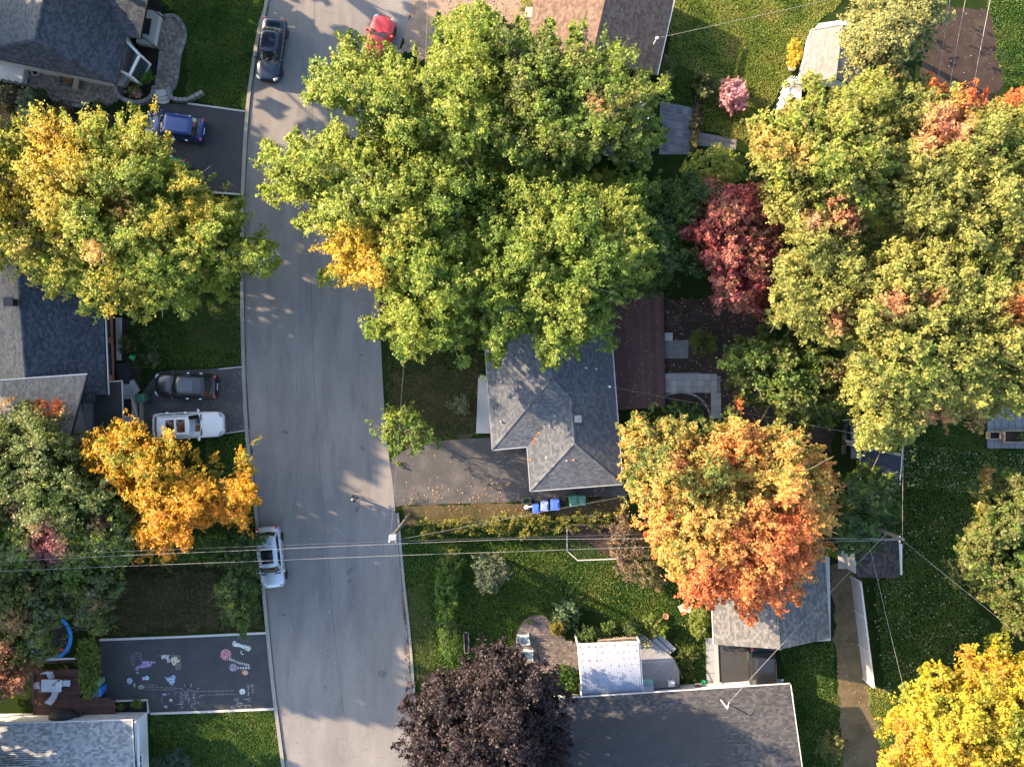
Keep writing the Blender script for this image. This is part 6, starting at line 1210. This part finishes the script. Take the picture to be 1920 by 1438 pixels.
wire2('lowest of the three wires crossing the street', [(-200, 1080, 7.8), (480, 1052, 7.6), (960, 1034, 7.5), (1690, 1012, 8.3)], .011, WIREM, G)
wire2('slack service drop from the street pole toward the hip roofed house', [(745, 1012, 8.5), (1175, 930, 4.2)], .009, WIREM)
wire2('thin cable from the street pole along the street edge', [(733, 1004, 8.6), (770, 500, 8.0)], .0035, WIREM)
wire2('service wire from the hip roof mast over the board deck', [(1143, 725, 4.0), (1692, 830, 8.0)], .007, WIREM)
wire2('service wire from the brown house mast over the sunny lawn', [(1232, 72, 4.1), (1760, -48, 7.4)], .011, WIREM)
wire2('service wire from the charcoal roof mast over the garage', [(1367, 1316, 4.3), (1662, 1000, 8.2)], .011, WIREM)
wire2('long wire hanging past the board fence', [(1632, 1030, 7.0), (1735, 1450, 6.5)], .010, WIREM)
wire2('wire from the back pole across the leaf dotted lawn', [(1692, 1012, 8.4), (2000, 1262, 7.5)], .008, WIREM)
wire2('wire running up from the back pole past the blue canopy', [(1692, 1012, 8.5), (1697, 700, 8.3)], .009, WIREM)
wire2('guy wire between back pole and brown shed corner', [(1692, 1000, 8.4), (1650, 1020, 5.0)], .012, WIREM)
for i, (xt, xb) in enumerate(((1783, 1755), (1812, 1778), (1859, 1822))):
    wire2(['strand closest to the cedar above the bare soil plot', 'middle strand above the bare soil plot', 'thick strand farthest from the cedar above bare soil'][i], [(xt, -10, 8.6), (xb, 180, 8.4), (xb - 50, 520, 8.2)], [.011, .013, .016][i], WIREM, 'strands above the bare soil plot')
wire2('thin wire running down past the dirt yard to the maple', [(803, -20, 8.2), (790, 300, 7.9)], .010, WIREM)

# ------------------------------------------------------------------ the walker
def person():
    r = thing('person', 'person in a dark top and jeans walking along the street', 'person')
    V = {'pel': (0, 0, .95, .125), 'wai': (0, .0, 1.12, .12), 'che': (0, .01, 1.32, .145), 'nek': (0, .02, 1.48, .055), 'hd0': (0, .03, 1.55, .075), 'hd1': (0, .045, 1.63, .092), 'hd2': (0, .035, 1.71, .07)}
    E = [('pel', 'wai'), ('wai', 'che'), ('che', 'nek'), ('nek', 'hd0'), ('hd0', 'hd1'), ('hd1', 'hd2')]
    for s, sd in ((-1, 'l'), (1, 'r')):
        st = .22 * s
        V.update({sd + 'hip': (s * .1, 0, .9, .095), sd + 'kne': (s * .1, st * .6, .5, .062), sd + 'ank': (s * .1, st - .04, .1, .042), sd + 'toe': (s * .11, st + .16, .045, .035),
                  sd + 'sho': (s * .19, .0, 1.4, .07), sd + 'elb': (s * .27, -.05 * s + .02, 1.15, .045), sd + 'wri': (s * .25, .2, 1.06, .03), sd + 'pal': (s * .245, .28, 1.05, .03)})
        E += [('pel', sd + 'hip'), (sd + 'hip', sd + 'kne'), (sd + 'kne', sd + 'ank'), (sd + 'ank', sd + 'toe'), ('che', sd + 'sho'), (sd + 'sho', sd + 'elb'), (sd + 'elb', sd + 'wri'), (sd + 'wri', sd + 'pal')]
        for k in range(4):
            x = s * .245 + (k - 1.5) * .02; L_ = (.05, .06, .055, .042)[k]; V[sd + 'f%da' % k] = (x, .30 + L_ * .7, 1.045, .0095); V[sd + 'f%db' % k] = (x, .30 + L_ * 1.3, 1.015, .008); E += [(sd + 'pal', sd + 'f%da' % k), (sd + 'f%da' % k, sd + 'f%db' % k)]
        V[sd + 'tha'] = (s * .205, .27, 1.04, .011); V[sd + 'thb'] = (s * .195, .315, 1.03, .009); E += [(sd + 'wri', sd + 'tha'), (sd + 'tha', sd + 'thb')]
    names = list(V); ix = {n: i for i, n in enumerate(names)}; me = bpy.data.meshes.new('body'); me.from_pydata([V[n][:3] for n in names], [(ix[a], ix[b]) for a, b in E], []); o = bpy.data.objects.new('body', me); link(o); o.parent = r
    sk = o.modifiers.new('skin', 'SKIN'); sv = me.skin_vertices[0].data
    for n in names: sv[ix[n]].radius = (V[n][3], V[n][3]); sv[ix[n]].use_root = (n == 'pel')
    sb = o.modifiers.new('sub', 'SUBSURF'); sb.levels = 1; sb.render_levels = 2
    pm = bpy.data.materials.new('walker'); pm.use_nodes = True; nt = pm.node_tree; N = nt.nodes; tc = N.new('ShaderNodeTexCoord'); sx = N.new('ShaderNodeSeparateXYZ'); nt.links.new(tc.outputs['Object'], sx.inputs[0])
    cr = N.new('ShaderNodeValToRGB'); mp = N.new('ShaderNodeMapRange'); mp.inputs[2].default_value = 2.; nt.links.new(sx.outputs[2], mp.inputs[0]); nt.links.new(mp.outputs[0], cr.inputs[0]); cr.color_ramp.interpolation = 'CONSTANT'
    el = cr.color_ramp.elements; el[0].position = 0; el[0].color = (.02, .02, .022, 1); el[1].position = .05; el[1].color = (.03, .045, .08, 1); e2 = el.new(.475); e2.color = (.028, .014, .014, 1); e3 = el.new(.742); e3.color = (.5, .3, .22, 1)
    ym = N.new('ShaderNodeMapRange'); ym.inputs[1].default_value = .08; ym.inputs[2].default_value = .1; nt.links.new(sx.outputs[1], ym.inputs[0]); zz = N.new('ShaderNodeMath'); zz.operation = 'GREATER_THAN'; zz.inputs[1].default_value = .98; nt.links.new(sx.outputs[2], zz.inputs[0]); z2 = N.new('ShaderNodeMath'); z2.operation = 'LESS_THAN'; z2.inputs[1].default_value = 1.2; nt.links.new(sx.outputs[2], z2.inputs[0])
    mm = N.new('ShaderNodeMath'); mm.operation = 'MULTIPLY'; nt.links.new(ym.outputs[0], mm.inputs[0]); nt.links.new(zz.outputs[0], mm.inputs[1]); m2 = N.new('ShaderNodeMath'); m2.operation = 'MULTIPLY'; nt.links.new(mm.outputs[0], m2.inputs[0]); nt.links.new(z2.outputs[0], m2.inputs[1])
    mx = N.new('ShaderNodeMix'); mx.data_type = 'RGBA'; nt.links.new(m2.outputs[0], mx.inputs[0]); nt.links.new(cr.outputs[0], mx.inputs[6]); mx.inputs[7].default_value = (.5, .3, .22, 1); nt.links.new(mx.outputs[2], N['Principled BSDF'].inputs[0]); N['Principled BSDF'].inputs['Roughness'].default_value = .8
    me.materials.append(pm)
    MB().ell((0, .015, 1.685), (.096, .105, .085), 14, 8).build('hair', mat('grey_blond_hair', (.42, .34, .27), .8, .2, 10, 60), r, smooth=True)
    f = MB().ell((0, .155, 1.62), (.014, .022, .02), 8, 5); f.build('nose', SKIN, r, smooth=True)
    for s in (-1, 1): MB().ell((s * .036, .125, 1.645), (.014, .012, .009), 8, 5).build('eye', WHITE, r, smooth=True); MB().ell((s * .098, .04, 1.63), (.012, .025, .035), 8, 5).build('ear', SKIN, r, smooth=True)
    MB().ell((0, .135, 1.575), (.026, .012, .007), 8, 5).build('mouth', mat('lips', (.35, .12, .1), .6), r, smooth=True)
    return r
wk_ = person(); place(wk_, 669, 930, .012, math.radians(-75))
c = Vector(W(675, 936, 1.0)); pts = [(c.x, c.y, 1.03), W(674.5, 943, .7), W(673.5, 950, .35), W(670, 957, .05), W(667, 960, .03)]
o = MB().tube(pts, [.010, .010, .012, .02, .02], 6).build('leash', BLACKM, origin=pts[0]); tag(o, 'thin dark cord trailing from the walking person', 'cord')

# ------------------------------------------------------------------ chalk drawings on the dark driveway
CW = (.5, .52, .5); CPINK = (.45, .22, .24); CLIL = (.33, .24, .42); CBLUE = (.33, .45, .58); CGREY = (.28, .28, .30); CYEL = (.6, .55, .36); COR = (.62, .33, .22)
def chalk(polys=(), strokes=()):
    for pl, c in polys: MB().sheet(WP(ragged(pl, .5, 1.2)), .0215, col=c).build('chalk_drawing', CHALK, drive3)
    m = MB()
    for pts, w, c in strokes: m.ribbon([W(*p) for p in pts], w, .0225, col=c)
    if m.v: m.build('chalk_lines', CHALK, drive3, kind='stuff')
def disc(x, y, r, k=14, sy=1): return [(x + r * math.cos(i * 6.2832 / k), y + r * sy * math.sin(i * 6.2832 / k)) for i in range(k)]
Cs = lambda x, y: (180 + x / 12., 1190 + y / 12.)           # from one close view of the driveway
Cb = lambda x, y: (340 + x / 9.917, 1190 + y / 9.917)
lilac = [Cs(*p) for p in [(1040, 590), (1120, 580), (1240, 590), (1330, 600), (1355, 625), (1260, 645), (1240, 700), (1180, 725), (1060, 735), (970, 750), (935, 795), (880, 775), (910, 710), (1000, 690), (1035, 660)]]
uni = [Cs(*p) for p in [(1465, 490), (1500, 450), (1580, 450), (1640, 450), (1630, 500), (1660, 560), (1670, 610), (1590, 640), (1610, 590), (1580, 530), (1520, 520), (1495, 560)]]
uni2 = [Cs(*p) for p in [(1680, 525), (1780, 480), (1840, 500), (1830, 560), (1890, 540), (1870, 610), (1800, 640), (1760, 690), (1720, 660), (1690, 600)]]
kite = [Cs(*p) for p in [(1540, 950), (1640, 960), (1740, 900), (1790, 930), (1770, 1060), (1720, 1145), (1660, 1090), (1600, 1010)]]
rab = [Cb(*p) for p in [(945, 160), (975, 110), (1015, 110), (1025, 150), (1060, 145), (1120, 180), (1200, 185), (1285, 215), (1300, 260), (1260, 300), (1200, 285), (1120, 230), (1060, 220), (1000, 215), (955, 200)]]
chalk([(lilac, CLIL), (uni, CW), (uni2, CYEL), (kite, CBLUE), (disc(*Cs(760, 1030), 5.2, sy=1.15), CBLUE), (disc(*Cs(868, 1130), 1.6, 10, 2.4), CW), (disc(*Cs(1075, 975), 3.2), (.5, .4, .55)), (disc(*Cs(1150, 965), 4.2), (.3, .6, .75)), (disc(*Cs(1020, 1170), 6.2, sy=.7), CGREY),
       (disc(*Cb(830, 365), 10.5), CPINK), (disc(*Cb(965, 605), 7.4), (.36, .27, .36)), (disc(*Cb(1190, 697), 6, sy=.85), COR), (disc(*Cb(1135, 1050), 5.6), (.58, .62, .56)), (rab, (.58, .62, .58)), (disc(308.5, 1301.5, 4.2, sy=.55), CLIL), (disc(311.5, 1324.5, 3.4), CLIL), (disc(320.5, 1312, 3.0), CW), (disc(*Cs(935, 845), 1.8), CW)],
      [([Cb(905, 440), Cb(1000, 490), Cb(1090, 525), Cb(1190, 550), Cb(1285, 560)], .02, CW), ([Cb(1050, 605), Cb(1290, 612)], .02, CW)]
      + [([Cb(905 + 38 * k, 425 + 17 * k - (k * k) * .55), Cb(897 + 40 * k, 470 + 17 * k - (k * k) * .5)], .085, CW) for k in range(10)] + [([Cb(1060 + 48 * k, 592), Cb(1060 + 48 * k, 632)], .11, CW) for k in range(5)]
      + [([Cb(1150 - 40 * math.cos(a), 312 - 48 * math.sin(a)) for a in np.linspace(.6, -1.9, 9)], .07, CW)]
      + [([(x0 + (x1 - x0) * t + .3 * math.sin(t * 9), y0 + (y1 - y0) * t) for t in np.linspace(0, 1, 6)], .03, CGREY) for (x0, y0, x1, y1) in ((271, 1283, 296, 1284), (271, 1287, 345, 1290), (271, 1292, 330, 1293), (345, 1296, 440, 1294), (375, 1303, 445, 1300))]
      + [([Cs(800 + 120 * (1 - math.cos(a)) + 12 * math.sin(6 * a), 560 - 170 * math.sin(a) + 12 * math.cos(7 * a)) for a in np.linspace(-.9, 3.2, 22)], .035, CGREY), ([Cs(850 + 80 * (1 - math.cos(a)), 570 - 110 * math.sin(a)) for a in np.linspace(-.6, 3.4, 14)], .03, CGREY)]
      + [([(x, 1298), (x + 8, 1298)], .02, CGREY) for x in (349,)] + [([Cs(1400, 460), Cs(1900, 468)], .02, CW), ([Cs(1890, 470), Cs(1915, 770), Cs(1800, 775), Cs(1800, 640)], .02, CW)] + [([Cs(1820 + 22 * k, 650), Cs(1822 + 22 * k, 770)], .015, CW) for k in range(4)])
T = lambda x, y: (290 + x / 17.45, 1270 + y / 17.45)       # the chalked words and rays, traced stroke by stroke
words = [[(830, 480), (940, 500), (860, 540)], [(860, 540), (940, 580)], [(820, 620), (940, 640), (850, 660), (940, 690), (820, 700)], [(830, 760), (940, 770), (930, 820), (830, 800)], [(820, 880), (900, 860)], [(990, 440), (990, 580), (1100, 585)], [(1040, 480), (1050, 580)], [(1100, 480), (1100, 580)], [(985, 610), (985, 690), (1110, 690), (1110, 610)], [(1045, 610), (1045, 690)], [(985, 725), (1110, 725), (1110, 860)], [(1225, 515), (1330, 515), (1330, 570), (1225, 570), (1225, 515)], [(1215, 625), (1340, 625)], [(1225, 660), (1300, 665), (1330, 700), (1320, 770), (1215, 775)], [(1150, 660), (1150, 780)], [(1215, 850), (1340, 850), (1340, 800)], [(1170, 900), (1210, 880), (1240, 920), (1200, 960), (1160, 930)], [(1160, 1000), (1300, 960)], [(840, 1000), (940, 950)],
         [(980, 210), (1010, 330)], [(870, 350), (950, 410)], [(1070, 370), (1330, 430)], [(1385, 395), (1460, 325)], [(1400, 630), (1560, 615)], [(1370, 770), (1500, 870)], [(1185, 180), (1195, 250), (1180, 310)], [(1195, 250), (1215, 180)], [(1310, 980), (1330, 1030)], [(1090, 1060), (1120, 1020)], [(660, 600), (640, 540), (700, 480), (740, 470)]]
bear = [[T(420 + 185 * math.cos(a), 710 + 185 * math.sin(a)) for a in np.linspace(2.3, 5.4, 14)], [T(300, 900), T(320, 950)], [T(650, 830), T(655, 880), T(930, 840)]]
U = lambda x, y: (430 + x / 22.1, 1270 + y / 22.1)
sig = [[(760, 300), (800, 330), (800, 480), (790, 600), (800, 740)], [(750, 380), (820, 390)], [(740, 470), (830, 480)], [(750, 600), (830, 610)], [(760, 720), (840, 740)], [(880, 310), (1000, 290), (1050, 310)], [(880, 370), (1000, 360), (960, 560), (980, 690)], [(220, 880), (400, 870)], [(220, 930), (400, 965)], [(600, 900), (750, 870), (880, 850)], [(600, 900), (870, 965)], [(320, 1150), (340, 1050), (520, 1050), (550, 1130), (370, 1190)], [(620, 1150), (690, 1160), (900, 1120), (890, 1200)], [(90, 1190), (110, 1250), (180, 1230)], [(620, 1250), (720, 1250)]]
chalk((), [([T(*p) for p in s], .05, CGREY) for s in words] + [(s, .03, CGREY) for s in bear] + [([U(*p) for p in s], .045, (.36, .35, .33)) for s in sig])
